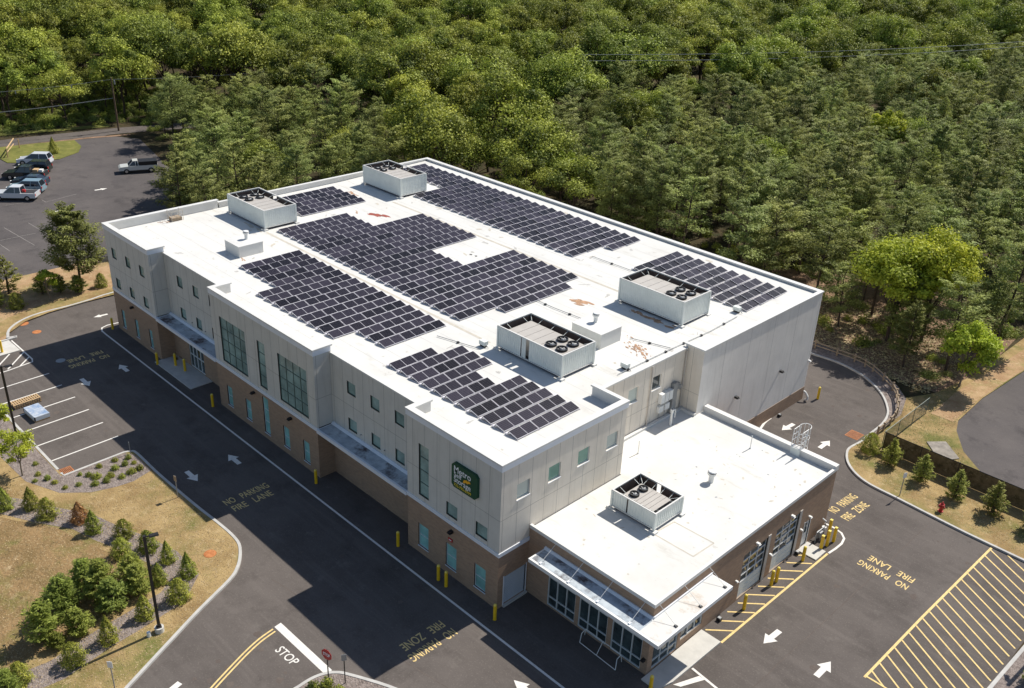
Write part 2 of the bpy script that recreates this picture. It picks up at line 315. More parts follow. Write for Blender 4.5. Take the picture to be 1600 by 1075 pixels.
a = MB(); a.prism([(-58.4, -14.35), (-33.49, -14.33)]+ISL+[(-58.4, -60)], -0.05, 0.12, 'grass'); struct(a.build('lawn'))
a = MB(); a.prism([(-2.9, -60), (-2.94, -12.83), (-2.95, -11.96), (-2.76, -11.21), (-2.4, -10.68), (-1.77, -10.22), (0.51, -9.07), (3, -8.2), (6, -8.0), (6, -60)][::-1], -0.05, 0.12, 'mulch'); struct(a.build('planting_bed'))
a = MB(); a.prism(NE[:2][::-1][:0]+[(6.05, 37.19)]+EI+[(60, 31.05), (60, 39.0), (17.2, 39.0), (15.1, 40.05), (12.65, 42.29), (10.84, 45.25), (10.2, 47.17), (10.02, 53.12), (10.59, 62.21), (12, 90), (8.0, 90), (7.6, 57), (6.6, 50.5), (5.2, 47.6), (6.3, 44.2), (6.35, 41.3), (6.3, 38.0)], -0.05, 0.12, 'grass'); struct(a.build('grass_bank'))
a = MB(); a.ribbon([(9.0, 46.5), (8.9, 53), (9.5, 62), (10.2, 75)], 2.0, 0.135, 'dirt'); struct(a.build('sandy_edge'))
a = MB(); a.face([(x, y, 0.02) for x, y in [(60, 39.0), (60, 120), (12, 90), (10.59, 62.21), (10.02, 53.12), (10.2, 47.17), (10.84, 45.25), (12.65, 42.29), (15.1, 40.05), (17.2, 39.0)]], 'asphalt_old'); struct(a.build('neighbouring_car_park'))
a = MB(); a.prism([(24.5, -60), (60, -60), (60, 30.9), (26, 30.9), (24.9, 27), (24.75, 22.5), (24.55, 17)], -0.05, 0.12, 'mulch'); struct(a.build('mulch_strip'))
# mulch beds on the lawn
a = MB(); a.face([(x, y, 0.128) for x, y in [(-44, -14.5), (-32.5, -14.5), (-32.4, -9.6), (-31.6, -9.1), (-28.8, -9.15), (-28.31, -10.77), (-28.43, -11.96), (-28.99, -13.72), (-30.4, -15.42), (-31.8, -16.0), (-33.5, -16.7), (-38, -16.9), (-44, -16.6)]][::-1], 'mulch')
a.face([(x, y, 0.124) for x, y in [(-33, -21.2), (-29, -18.9), (-26.5, -17.2), (-23.8, -16.5), (-21, -15.5), (-18.6, -14.9), (-16.6, -14.9), (-16, -17.5), (-15.6, -20), (-15.3, -23), (-16, -28), (-20, -40), (-50, -40), (-50, -22)]][::-1], 'rough')
ring = [(-33, -20), (-31.0, -18.6), (-28.6, -17.3), (-26.0, -15.6), (-23.6, -14.9), (-21.0, -13.9), (-18.5, -13.2), (-15.8, -13.2), (-14.6, -14.6), (-14.2, -17.2), (-13.9, -19.6), (-13.3, -22.3), (-13.6, -25), (-14.5, -28)]
a.ribbon(ring, 1.9, 0.128, 'mulch'); struct(a.build('mulch_bed'))
# scrub strip beside the guard rail
a = MB(); a.prism([(-40, 49.25), (-5.44, 49.2)]+[(x+.12, y+.1) for x, y in NE]+[(6.35, 37.5), (6.5, 40), (6.4, 44.2), (5.3, 47.4), (3.6, 49.2), (0.5, 51), (-4, 51.6), (-40, 51.6)], -0.05, 0.11, 'mulch'); struct(a.build('scrub_verge'))
# kerbs
def kerb(name, pts, wid=0.22, h=0.15):
    k = MB(); P = [Vector((p[0], p[1], 0)) for p in pts]; L = []; R = []
    for i in range(len(P)):
        d = P[min(i+1, len(P)-1)]-P[max(i-1, 0)]; d.normalize(); n = Vector((-d.y, d.x, 0)); L.append(P[i]+n*wid/2); R.append(P[i]-n*wid/2)
    for i in range(len(P)-1):
        a_, b_, c_, d_ = R[i], R[i+1], L[i+1], L[i]
        k.face([(a_.x, a_.y, h), (b_.x, b_.y, h), (c_.x, c_.y, h), (d_.x, d_.y, h)], 'kerb')
        for p, q in ((a_, b_), (c_, d_)): k.face([(p.x, p.y, -.05), (q.x, q.y, -.05), (q.x, q.y, h), (p.x, p.y, h)], 'kerb')
    for p, q in ((R[0], L[0]), (R[-1], L[-1])): k.face([(p.x, p.y, -.05), (q.x, q.y, -.05), (q.x, q.y, h), (p.x, p.y, h)], 'kerb')
    return struct(k.build(name))
def spline(pts, n=4):
    out = []
    for i in range(len(pts)-1):
        p0, p1, p2, p3 = [np.array(pts[max(0, min(len(pts)-1, i+k))], float) for k in (-1, 0, 1, 2)]
        for t in np.arange(n)/n: out.append(tuple(0.5*((2*p1)+(-p0+p2)*t+(2*p0-5*p1+4*p2-p3)*t*t+(-p0+3*p1-3*p2+p3)*t**3)))
    out.append(tuple(pts[-1])); return out
kerb('kerb', spline(KW[1:]), 0.24)
kerb('kerb', [(-58.4, -14.33), (-33.49, -14.33)], 0.2)
kerb('kerb', [(-32.9, -14.33), (-32.42, -14.3)]+spline(ISL[1:18]), 0.2)
kerb('kerb', [(-2.94, -30)]+spline([(-2.94, -12.83), (-2.95, -11.96), (-2.76, -11.21), (-2.4, -10.68), (-1.77, -10.22), (0.51, -9.07), (3, -8.2)]), 0.2)
kerb('kerb', [(-20, 49.15)]+spline([(-5.44, 49.1)]+NE+EI)+[(40, 31.05)], 0.19)
kerb('kerb', [(24.45, -60), (24.5, 17), (24.7, 22.5), (24.85, 27), (25.6, 31)], 0.22)
a = MB(); a.ribbon([(-55.6, 12), (-55.6, 1), (-55.85, 0.31), (-55.95, -0.6), (-55.7, -1.3), (-55.0, -1.6), (-53.83, -1.63), (12, -1.65)], 0.16, 0.009, 'paint_white'); struct(a.build('fire_lane_line'))
# sealed cracks, patches and oil spots
random.seed(11); a = MB()
M['patch_dark'] = layered('asphalt patch', [((0.112, 0.091, 0.080), 0, 0, 0, 0), ((0.145, 0.12, 0.105), 0.8, 0.4, 0.66, 7), ((0.19, 0.165, 0.145), 9, 0.56, 0.80, 3)], 0.95, 0.2, 40)
def wob(p, q, n, j): return [(p[0]+(q[0]-p[0])*i/n+random.uniform(-j, j), p[1]+(q[1]-p[1])*i/n+random.uniform(-j, j)) for i in range(n+1)]
for p, q in (((-58, -5.2), (-20, -5.3)), ((14.8, 2), (15.0, 30)), ((1, 24.5), (1.5, 40)), ((-12, -9), (10, -5.4))): a.ribbon(wob(p, q, 60, .03), .05, .003, 'patch_dark')
for i in range(70):
    cx, cy = random.choice([(random.uniform(-55, -34), random.uniform(-14, -9)), (random.uniform(-14, 8), random.uniform(-9, -3)), (random.uniform(12, 24), random.uniform(3, 30)), (random.uniform(-9, -4), random.uniform(-20, -12)), (random.uniform(0, 5), random.uniform(33, 47))])
    r = random.uniform(.06, .3); k = 12; a.face([(cx+r*random.uniform(.6, 1.3)*math.cos(2*math.pi*i_/k), cy+r*random.uniform(.6, 1.3)*math.sin(2*math.pi*i_/k), .0035+.00003*i) for i_ in range(k)], 'patch_dark')
struct(a.build('asphalt_patches'))
# markings
a = MB()
for xi in (-49.45, -46.6, -43.75, -40.92, -38.12, -35.27): a.ribbon([(xi-.05, -8.83), (xi+.1, -14.15)], 0.13, 0.008, 'paint_white')
a.ribbon([(-58.4, -8.95), (-53.28, -8.92), (-52.7, -9.1), (-52.35, -11.4), (-52.3, -14.1)], 0.14, 0.008, 'paint_white')
for p, q in (((-55.6, -10.1), (-53.7, -11.8)), ((-55.2, -8.95), (-52.6, -11.3)), ((-53.9, -8.95), (-52.5, -10.3)), ((-55.5, -11.7), (-54.2, -13))): a.ribbon([p, q], 0.14, 0.0121, 'paint_white')
struct(a.build('parking_bay_lines'))
a = MB(); a.face([(-8.1, -11.24, .008), (-2.79, -11.17, .008), (-2.79, -10.68, .008), (-8.15, -10.75, .008)], 'paint_white'); struct(a.build('stop_line'))
a = MB()
cl = spline([(-7.87, -11.4), (-7.72, -12.4), (-7.4, -13.48), (-6.85, -14.89), (-6.2, -16.43), (-5.2, -18.6), (-4, -21)])
for off in (-.13, .13): a.ribbon([(x+off, y) for x, y in cl], 0.11, 0.008, 'paint_yellow')
struct(a.build('centre_lines'))
a = MB()
a.ribbon([(18.95, 12.3), (19.05, 20), (19.33, 30.9)], 0.16, 0.008, 'paint_yellow')
for i in range(24):
    y = 13.1+i*.974; x0 = 19.03+.016*(y-13); x1 = 24.3; y1 = y-.62*(x1-x0)
    if y > 30.9: x0 += (y-30.9)/.62; y = 30.9
    if y1 < 12.45: x1 -= (12.45-y1)/.62; y1 = 12.45
    if x1 > x0+.3: a.ribbon([(x0, y), (x1, y1)], 0.11, 0.0121, 'paint_yellow')
a.ribbon([(18.88, 12.45), (24.4, 12.42)], 0.12, 0.0161, 'paint_yellow')
struct(a.build('loading_bay_hatching'))
a = MB(); a.ribbon([(11.47, 8.3), (11.6, 21.3)], 0.15, 0.008, 'paint_yellow')
for i in range(10):
    yl = 8.5+i*1.215
    a.ribbon([(10.15, yl), (11.42, yl+1.25)], 0.11, 0.0121, 'paint_yellow')
struct(a.build('kerbside_hatching'))
a = MB(); a.ribbon([(9.4, 24.4), (10.4, 24.42), (11.1, 24.25), (11.55, 23.8), (11.72, 23.1), (11.7, 22.2), (11.62, 21.4)], 0.16, 0.009, 'paint_white')
a.ribbon([(-1.3, 34.8), (-1.3, 34.2), (-1.2, 33.5), (-.87, 32.3)], 0.2, 0.009, 'paint_white')
struct(a.build('white_edge_line'))
a = MB(); a.ribbon([(11.5, 5.2), (14.5, 4.85)], 0.16, 0.008, 'paint_white'); a.face([(11.5, 3.3, .0121), (11.9, 3.5, .0121), (12.55, 5.0, .0121), (12.15, 5.0, .0121)], 'paint_white'); a.face([(12.9, 1.9, .0121), (13.3, 2.1, .0121), (14.0, 4.85, .0121), (13.6, 4.85, .0121)], 'paint_white')
struct(a.build('crossing_lines'))
def arrow(tx, ty, dx, dy, s=1.0):
    d = Vector((dx, dy, 0)).normalized(); n = Vector((-d.y, d.x, 0)); T = Vector((tx, ty, .009)); m = MB()
    p = [T, T-d*.85*s+n*.46*s, T-d*.85*s+n*.19*s, T-d*1.75*s+n*.19*s, T-d*1.75*s-n*.19*s, T-d*.85*s-n*.19*s, T-d*.85*s-n*.46*s]
    m.face(p, 'paint_white'); struct(m.build('painted_arrow'))
for t in ((-47.1, -3.4, -1, 0), (-44.9, -7.1, 1, 0), (-27.1, -3.6, -1, 0), (-25.35, -7.15, 1, 0), (.45, 33.72, -.08, -1), (4.12, 35.35, 0, 1), (13.3, 10.2, -.05, -1), (16.93, 11.95, 0, 1), (4.95, -3.35, -1, 0), (-58.6, -0.9, -.1, -1, .8), (-7.4, -19.3, .25, -1, 1.0)): arrow(*t)

def text_pts(s, bold=0.0):
    cu = bpy.data.curves.new('t', 'FONT'); cu.body = s; cu.size = 1; cu.offset = bold; cu.resolution_u = 3
    o = bpy.data.objects.new('t', cu); C.objects.link(o)
    dg = bpy.context.evaluated_depsgraph_get(); me = bpy.data.meshes.new_from_object(o.evaluated_get(dg))
    v = [tuple(q.co) for q in me.vertices]; f = [tuple(p.vertices) for p in me.polygons]
    bpy.data.objects.remove(o); bpy.data.curves.remove(cu); bpy.data.meshes.remove(me); return v, f
def lettering(mb, s, O, R, U, m, bold=0.02, fit=True):
    """letters scaled to fill the parallelogram O, O+R, O+U"""
    v, f = text_pts(s, bold); xs = [p[0] for p in v]; x0, x1 = min(xs), max(xs); y0, y1 = 0.0, 0.70
    O, R, U = Vector(O), Vector(R), Vector(U); n = len(mb.v)
    for p in v: mb.v.append(tuple(O+R*((p[0]-x0)/(x1-x0))+U*((p[1]-y0)/(y1-y0))))
    for q in f: mb.f.append(tuple(n+i for i in q)); mb.m.append(mb.mi(m))
def roadtext(l1, l2, o1, r1, u1, o2, r2_, u2_, m='paint_yellow'):
    a = MB(); lettering(a, l1, o1, r1, u1, m, .008)
    if l2: lettering(a, l2, o2, r2_, u2_, m, .008)
    struct(a.build('painted_lettering'))
Z = .009
roadtext('NO   PARKING', 'FIRE   LANE', (-21.15, -7.08, Z), (0, 3.6, 0), (-.72, 0, 0), (-20.1, -6.98, Z), (0, 3.2, 0), (-.72, 0, 0))
roadtext('NO   PARKING', 'FIRE   ZONE', (-.72, -3.25, Z), (0, -3.5, 0), (.68, 0, 0), (-1.72, -3.36, Z), (0, -3.2, 0), (.66, 0, 0))
roadtext('NO   PARKING', 'FIRE   ZONE', (9.62, 26.1, Z), (.15, 3.35, 0), (-.7, 0, 0), (10.75, 26.0, Z), (.15, 3.1, 0), (-.7, 0, 0))
roadtext('NO   PARKING', 'FIRE   LANE', (17.12, 22.35, Z), (-3.6, .1, 0), (0, -.62, 0), (17.1, 23.35, Z), (-3.3, .1, 0), (0, -.62, 0))
roadtext('NO   PARKING', 'FIRE   LANE', (-49.85, -3.35, Z), (0, -3.65, 0), (.7, 0, 0), (-51.0, -3.45, Z), (0, -3.25, 0), (.68, 0, 0))
roadtext('STOP', None, (-6.4, -12.3, Z), (1.75, .1, 0), (0, .58, 0), None, None, None, 'paint_white')
# concrete pads
a = MB(); a.prism([(-58.55, -9.15), (-55.72, -9.1), (-55.65, -14.2), (-58.5, -14.2)][::-1], -.04, 0.06, 'concrete'); struct(a.build('pavement'))
a = MB(); a.prism([(10.0, 2.2), (11.1, 2.2), (11.4, 3.4), (11.45, 8.25), (10.0, 8.25)], -.04, 0.10, 'concrete'); struct(a.build('pavement'))
for y in (4.0, 5.9): pass
a = MB(); a.prism([(9.95, 19.95), (11.42, 19.95), (11.42, 21.35), (9.95, 21.35)], -.04, 0.08, 'concrete'); struct(a.build('pavement'))
a = MB(); a.prism([(-45.45, -0.75), (-38.6, -0.75), (-38.6, 1.4), (-45.45, 1.4)], -.04, 0.08, 'concrete'); struct(a.build('pavement'))
a = MB(); a.prism([(9.9, 41.3), (11.0, 42.6), (12.9, 40.8), (12.4, 40.0), (11.1, 40.05)], 0, 0.20, 'slab'); struct(a.build('concrete_slab'))
# far car park and road
LOT = [(-129, 8), (-130.5, 15), (-128.5, 30), (-122, 34), (-104, 30), (-94, 25), (-84, 20), (-73.6, 17), (-73.6, -4.5), (-75, -8), (-78, -30), (-130, -60), (-140, -40)]
a = MB(); a.face([(x, y, 0) for x, y in LOT], 'asphalt_old'); struct(a.build('car_park'))
a = MB(); a.ribbon([(-134, -40), (-133.2, 0), (-131.6, 20), (-129.2, 34), (-124, 52)], 4.2, 0.012, 'asphalt'); struct(a.build('road'))
a = MB(); a.ribbon([(-130.4, 0), (-129.2, 16), (-127.4, 28), (-125.6, 34)], .9, 0.03, 'litter_dry'); struct(a.build('road_shoulder'))
a = MB(); a.prism([(-120.0, 12.2), (-118.2, 14.5), (-117.6, 19), (-119.8, 22.8), (-123, 24.6), (-127.2, 25.2), (-128.6, 20), (-129.6, 14), (-127, 12)], -.02, 0.08, 'grass_green'); struct(a.build('grass_island'))
a = MB(); a.ribbon([(-141, -10), (-139.5, 10), (-137.0, 20), (-133.6, 34)], 1.9, 0.03, 'grass_green'); struct(a.build('grass_strip'))
a = MB()
for p, q in (((-91.23, 1.74), (-82.75, 2.28)), ((-91.25, 4.66), (-84.55, 4.96)), ((-85.5, -0.7), (-82.6, -0.6)), ((-86.88, -0.23), (-86.87, 3.91)), ((-99.9, 4.95), (-99.58, 8.25)), ((-98.2, 9.5), (-99.2, 14.04)), ((-99.5, 9.46), (-98.2, 9.5))): a.ribbon([p, q], 0.07, 0.006, 'old_paint')
struct(a.build('car_park_lines'))
for t in ((-93.4, 10.6, .1, 1, 1.2), (-99.2, 18.4, .1, 1, 1.0)): arrow(*t)

# ================================================================ BUILDING
X1, X2, X3, X4, X5 = -54.64, -45.48, -34.57, -19.62, -8.93
REC = 1.42; HT = 11.0; HR = 10.46
def deck(y): return 10.15 if y < 27 else 10.15+(y-27)*0.028
bld = empty('storage_building', (-25, 15, 0), 'large grey and brick storage building with white flat roof and low office wing', 'building')
def bpart(mb, name, label=None, parent=None):
    o = mb.build(name); o.parent = parent or bld
    if (parent or bld) is bld: o.location = (25, -15, 0)
    else: pass
    if label: o['label'] = label
    return o
# plane maps: F facing -y at y0 ; E facing +x at x0
def PF(y0): return lambda u, v, d: (u, y0+d, v)
def PE(x0): return lambda u, v, d: (x0-d, u, v)
def wall(mb, P, u0, u1, z0, z1, ops, m, dep=0.14):
    us = sorted({u0, u1, *[o[0] for o in ops], *[o[1] for o in ops]}); zs = sorted({z0, z1, *[o[2] for o in ops], *[o[3] for o in ops]})
    us = [u for u in us if u0 <= u <= u1]; zs = [q for q in zs if z0 <= q <= z1]
    for a_, b_ in zip(us, us[1:]):
        for c_, d_ in zip(zs, zs[1:]):
            cu, cz = (a_+b_)/2, (c_+d_)/2
            if any(o[0] < cu < o[1] and o[2] < cz < o[3] for o in ops): continue
            mb.face([P(a_, c_, 0), P(b_, c_, 0), P(b_, d_, 0), P(a_, d_, 0)], m)
    for o in ops:
        a_, b_, c_, d_ = o[:4]; c_ = max(c_, z0); d_ = min(d_, z1)
        if c_ >= d_: continue
        mb.face([P(a_, c_, 0), P(a_, d_, 0), P(a_, d_, dep), P(a_, c_, dep)], m)
        mb.face([P(b_, c_, 0), P(b_, d_, 0), P(b_, d_, dep), P(b_, c_, dep)], m)
        if o[2] >= z0: mb.face([P(a_, c_, 0), P(b_, c_, 0), P(b_, c_, dep), P(a_, c_, dep)], m)
        if o[3] <= z1: mb.face([P(a_, d_, 0), P(b_, d_, 0), P(b_, d_, dep), P(a_, d_, dep)], m)
def pbox(mb, P, u0, u1, v0, v1, d0, d1, m):
    mb.hexa([P(u0, v0, d0), P(u1, v0, d0), P(u1, v0, d1), P(u0, v0, d1), P(u0, v1, d0), P(u1, v1, d0), P(u1, v1, d1), P(u0, v1, d1)], m)
def window(P, u0, u1, v0, v1, nx, nz, glass, fm='frame_dark', t=0.045, sill=True, name='window', sillm='trim'):
    f = MB(); d0, d1 = 0.07, 0.137
    for i in range(nx+1):
        u = u0+(u1-u0)*i/nx; a_ = u0 if i == 0 else u-t/2; b_ = u1 if i == nx else u+t/2
        if i == 0: b_ = u0+t
        if i == nx: a_ = u1-t
        pbox(f, P, a_, b_, v0, v1, d0, d1, fm)
    for j in range(nz+1):
        v = v0+(v1-v0)*j/nz; a_ = v-t/2; b_ = v+t/2
        if j == 0: a_, b_ = v0, v0+t
        if j == nz: a_, b_ = v1-t, v1
        pbox(f, P, u0+t, u1-t, a_, b_, d0+.004, d1-.004, fm)
    o = f.build(name); o.parent = bld; o.location = (25, -15, 0)
    if sill:
        s_ = MB(); pbox(s_, P, u0-.03, u1+.03, v0-.05, v0-.002, -.04, .12, sillm); q = s_.build('sill', o)
    g_ = MB(); g_.face([P(u0+.01, v0+.01, .11), P(u1-.01, v0+.01, .11), P(u1-.01, v1-.01, .11), P(u0+.01, v1-.01, .11)], glass); g_.build('pane', o)
    return o
F0, F1, E0 = PF(0), PF(REC), PE(0)
UP, MID, LOW = (7.87, 8.9), (4.78, 5.8), (0.58, 2.48)
opsF0 = []; opsF1 = []; opsE = []
def addw(P, ops, u0, w_, zz, nx, nz, gl, fm='frame_dark', **k):
    ops.append((u0, u0+w_, zz[0], zz[1])); window(P, u0, u0+w_, zz[0], zz[1], nx, nz, gl, fm, **k)
for u in (-53.48, -50.55, -47.7): addw(F0, opsF0, u, .9, UP, 1, 1, 'glass', sill=False); addw(F0, opsF0, u, .9, MID, 1, 1, 'glass', sill=False)
for u in (-53.4, -50.5, -47.58): addw(F0, opsF0, u, .66, LOW, 1, 2, 'glass_low', 'frame')
for u in (-43.3, -40.42, -37.6): addw(F1, opsF1, u, .95, UP, 1, 1, 'glass', sill=False); addw(F1, opsF1, u, .95, MID, 1, 1, 'glass', sill=False)
addw(F0, opsF0, -33.28, 3.95, (4.8, 8.88), 4, 4, 'glass', t=.045, sill=False)
addw(F0, opsF0, -27.5, 1.08, (4.8, 8.88), 1, 4, 'glass', t=.045, sill=False)
addw(F0, opsF0, -24.56, 3.88, (4.8, 8.9), 4, 4, 'glass', t=.045, sill=False)
for u in (-33.2, -30.2, -24.52, -21.72): addw(F0, opsF0, u, .84, (.62, 2.5), 1, 2, 'glass_low', 'frame')
addw(F0, opsF0, -27.4, .84, (.55, 3.9), 1, 3, 'glass_low', 'frame')
for u in (-17.58, -14.78, -12.02): addw(F1, opsF1, u, 1.02, UP, 1, 1, 'glass', sill=False); addw(F1, opsF1, u, 1.02, MID, 1, 1, 'glass', sill=False)
addw(F0, opsF0, -7.72, 1.0, (4.85, 8.87), 1, 4, 'glass', t=.045, sill=False)
for u in (-4.95, -2.15): addw(F0, opsF0, u, 1.06, MID, 1, 1, 'glass', sill=False)
for u in (-7.8, -4.96, -2.16): addw(F0, opsF0, u, 1.05, (.62, 2.48), 1, 2, 'glass_low', 'frame')
for k, u in enumerate((1.35, 4.15, 6.92, 9.8)): addw(E0, opsE, u, 1.12, (7.85, 9.0), 1, 1, 'glass_cream' if k in (0, 3) else 'glass_sun', 'frame')
XW_, XR_, YB_, Y3_ = -2.82, -1.3, 22.4, 11.67
EW = PE(XW_); opsW = []
addw(EW, opsW, 15.5, 1.1, (7.95, 9.15), 1, 1, 'glass_cream', 'frame'); addw(EW, opsW, 18.3, 1.05, (8.1, 9.25), 1, 1, 'glass_dark', 'frame')
BZ0, BZ1 = 4.17, 4.46
up_ = MB(); lo_ = MB()
for a_, b_ in ((X1, X2), (X3, X4), (X5, 0)):
    wall(up_, F0, a_, b_, BZ1, 10.62, opsF0, 'stucco'); wall(lo_, F0, a_, b_, -.05, BZ0+.05, opsF0, 'brick')
DOORB = (-42.6, -39.9, 0.08, 2.7)
for a_, b_ in ((X2, X3), (X4, X5)):
    wall(up_, F1, a_, b_, BZ0, 10.34, opsF1, 'stucco'); wall(lo_, F1, a_, b_, -.05, BZ0+.05, [DOORB] if a_ == X2 else [], 'brick')
for x in (X2, X4):
    wall(up_, PE(x), 0, REC, BZ1, 10.62, [], 'stucco'); wall(lo_, PE(x), 0, REC, -.05, BZ0+.05, [], 'brick')
for x in (X3, X5):
    up_.face([(x, 0, BZ1), (x, REC, BZ1), (x, REC, 10.62), (x, 0, 10.62)], 'stucco'); lo_.face([(x, 0, -.05), (x, REC, -.05), (x, REC, BZ0), (x, 0, BZ0)], 'brick')
up_.face([(X1, 0, BZ1), (X1, 40.1, BZ1), (X1, 40.1, 10.5), (X1, 0, 10.62)], 'stucco'); lo_.face([(X1, 0, -.05), (X1, 40.1, -.05), (X1, 40.1, BZ1), (X1, 0, BZ1)], 'brick')
DOORR = (0.55, 2.5, 0.12, 2.35)
wall(up_, E0, 0, Y3_, BZ1, 10.62, opsE, 'stucco_tan'); wall(lo_, E0, 0, 2.8, -.05, BZ1, [DOORR], 'brick')
up_.face([(0, Y3_, 4.4), (XW_, Y3_, 4.4), (XW_, Y3_, 10.62), (0, Y3_, 10.62)], 'stucco_tan')
wall(up_, EW, Y3_, YB_, 4.4, 10.34, opsW, 'stucco_tan')
up_.face([(XW_, YB_, 1.3), (XR_, YB_, 1.3), (XR_, YB_, 10.62), (XW_, YB_, 10.62)], 'stucco_tan')
wall(up_, PE(XR_), YB_, 40.1, 1.3, 10.64, [], 'stucco_wide')
lo_.box(XR_-.5, XR_+.03, YB_, 40.12, -.05, 1.3, 'brick')
up_.face([(X1, 40.1, 1.3), (XR_, 40.1, 1.3), (XR_, 40.1, 10.64), (X1, 40.1, 10.64)], 'stucco_wide')
lo_.face([(X1, 40.1, -.05), (XR_, 40.1, -.05), (XR_, 40.1, 1.3), (X1, 40.1, 1.3)], 'brick')
bpart(up_, 'stucco_wall'); bpart(lo_, 'brick_base')
for a_, b_, l, r in ((X1, X2, 0, .05), (X3, X4, .05, .05), (X5, 0, .05, .05)):
    t_ = MB(); t_.box(a_-l, b_+r, -.05, 0.1, BZ0, BZ1, 'trim')
    if b_ == 0: t_.box(-.06, .05, .1, 2.68, BZ0, BZ1, 'trim')
    bpart(t_, 'belt_course')
# cornices: tall light band on the bays
CB = 10.52
for a_, b_ in ((X1, X2), (X3, X4), (X5, 0)):
    c_ = MB(); c_.box(a_-.06, b_+.06, -.06, 0.05, CB, HT-.09, 'trim')
    if b_ in (X2, X4): c_.box(b_-.05, b_+.06, .05, REC+.06, CB, HT-.09, 'trim')
    if a_ in (X3, X5): c_.box(a_-.06, a_+.05, .05, REC+.3, CB, HT-.09, 'trim')
    if b_ == 0: c_.box(-.05, .06, .05, Y3_+.06, CB, HT-.09, 'trim'); c_.box(-3.1, -.05, Y3_, Y3_+.06, CB, HT-.09, 'trim')
    if a_ == X1: c_.box(X1-.06, X1+.05, .05, 11.9, CB, HT-.09, 'trim')
    bpart(c_, 'cornice')
# parapets: solid kerbs behind the walls with white caps
p_ = MB(); PW = .38
def par(x0, x1, y0, y1, zt, zb=9.9):
    p_.box(x0, x1, y0, y1, zt-.12, zt, 'cap'); p_.box(x0+.095, x1-.095, y0+.095, y1-.095, zb, zt-.12, 'cap')
for a_, b_ in ((X1, X2), (X3, X4), (X5, 0)): par(a_-.09, b_+.09, -.09, PW, HT+.035)
for x in (X2, X4): par(x-PW, x+.09, PW, 1.62, HT+.035)
for x in (X3, X5): par(x-.09, x+PW, PW, 1.9, HT+.035)
par(-PW, .09, PW, Y3_+.09, HT+.035); par(-3.1, -PW, Y3_-.25, Y3_+.09, HT+.035); par(X1-.09, X1+PW, PW, 11.9, HT+.035)
par(X2+.09, X3-.09, REC-.05, REC+.3, HR); par(X4+.09, X5-.09, REC-.05, REC+.3, HR)
par(X1-.07, X1+.3, 11.9, 40.17, 10.76); par(X1+.3, XR_+.07, 39.7, 40.17, 10.76); par(XR_-.3, XR_+.07, YB_-.05, 39.7, 10.76); par(XW_-.3, XR_-.3, YB_-.05, YB_+.25, 10.76)
par(XW_-.3, XW_+.06, Y3_+.09, YB_-.05, 10.46)
bpart(p_, 'parapet')
r_ = MB()
def dk(x0, x1, y0, y1):
    ys = [y0]+([27] if y0 < 27 < y1 else [])+[y1]
    for q, s_ in zip(ys, ys[1:]): r_.face([(x0, q, deck(q)), (x1, q, deck(q)), (x1, s_, deck(s_)), (x0, s_, deck(s_))], 'roof')
dk(X1+.1, XW_-.05, REC+.1, YB_+.05); dk(X1+.1, XR_-.05, YB_+.05, 40.0); dk(XW_-.05, -.1, REC+.1, Y3_-.02)
for a_, b_ in ((X1, X2), (X3, X4), (X5, 0)): dk(a_+.1, b_-.1, .05, REC+.1)
bpart(r_, 'roof')
# seams and stains on the roof
s_ = MB(); random.seed(4)
def blob(cx, cy, rx, ry, ang, m, z=None, n=18, j=.35):
    z = (deck(cy) if z is None else z)+.006; ca, sa = math.cos(ang), math.sin(ang); P = []
    for i in range(n):
        t = 2*math.pi*i/n; r = 1+random.uniform(-j, j); x, y = rx*r*math.cos(t), ry*r*math.sin(t); P.append((cx+x*ca-y*sa, cy+x*sa+y*ca, z))
    s_.face(P, m)
def streak(cx, cy, L, W, ang, m, n, rs=(.05, .22), z=None):
    for i in range(n):
        u = random.gauss(0, .33)*L; v = random.gauss(0, .3)*W; r = random.uniform(*rs)
        blob(cx+u*math.cos(ang)-v*math.sin(ang), cy+u*math.sin(ang)+v*math.cos(ang), r*1.6, r*.6, ang+random.uniform(-.4, .4), m, (deck(cy) if z is None else z)+i*.0003, 9)
def px(x, y, zo=10.2, zn=None):   # keeps a measured roof point on its line of sight at the deck height
    zn = deck(y) if zn is None else zn; k = (CAM[2]-zn)/(CAM[2]-zo); return CAM[0]+(x-CAM[0])*k, CAM[1]+(y-CAM[1])*k
for i in range(24):
    yy = 1.9+i*1.62
    if yy > 39: break
    xr = -3 if yy > 11.6 else -.4
    s_.face([(X1+.5, yy-.02, deck(yy)+.003), (xr, yy-.02, deck(yy)+.003), (xr, yy+.02, deck(yy)+.0045), (X1+.5, yy+.02, deck(yy)+.0045)], 'seam')
for i in range(150):
    x_, y_ = random.uniform(-54, -3.5), random.uniform(2, 39); blob(x_, y_, random.uniform(.05, .5), random.uniform(.03, .2), random.uniform(0, 3), 'dirt_grey' if i % 3 else 'stain_pale', deck(y_)+.001*(i % 5), 14, .5)
for yy in (11.75, 27.2):
    s_.face([(-45, yy-.12, deck(yy)+.004), (-9 if yy > 20 else -13.5, yy-.12, deck(yy)+.004), (-9 if yy > 20 else -13.5, yy+.12, deck(yy)+.012), (-45, yy+.12, deck(yy)+.012)], 'stain_pale')
streak(-42.6, 23.3, 1.6, .6, .3, 'stain_red', 14, (.1, .42)); streak(-42.3, 23.4, 1.0, .3, .2, 'dark', 3, (.1, .16))
streak(-50.2, 25.6, 1.8, .8, -.3, 'stain_rust', 26, (.05, .16)); streak(-44.6, 22.2, .6, .3, 0, 'stain_rust', 3, (.08, .16))
for q in ((-28.2, 23.2), (-27.6, 23.3)): blob(*q, .17, .12, 0, 'dark')
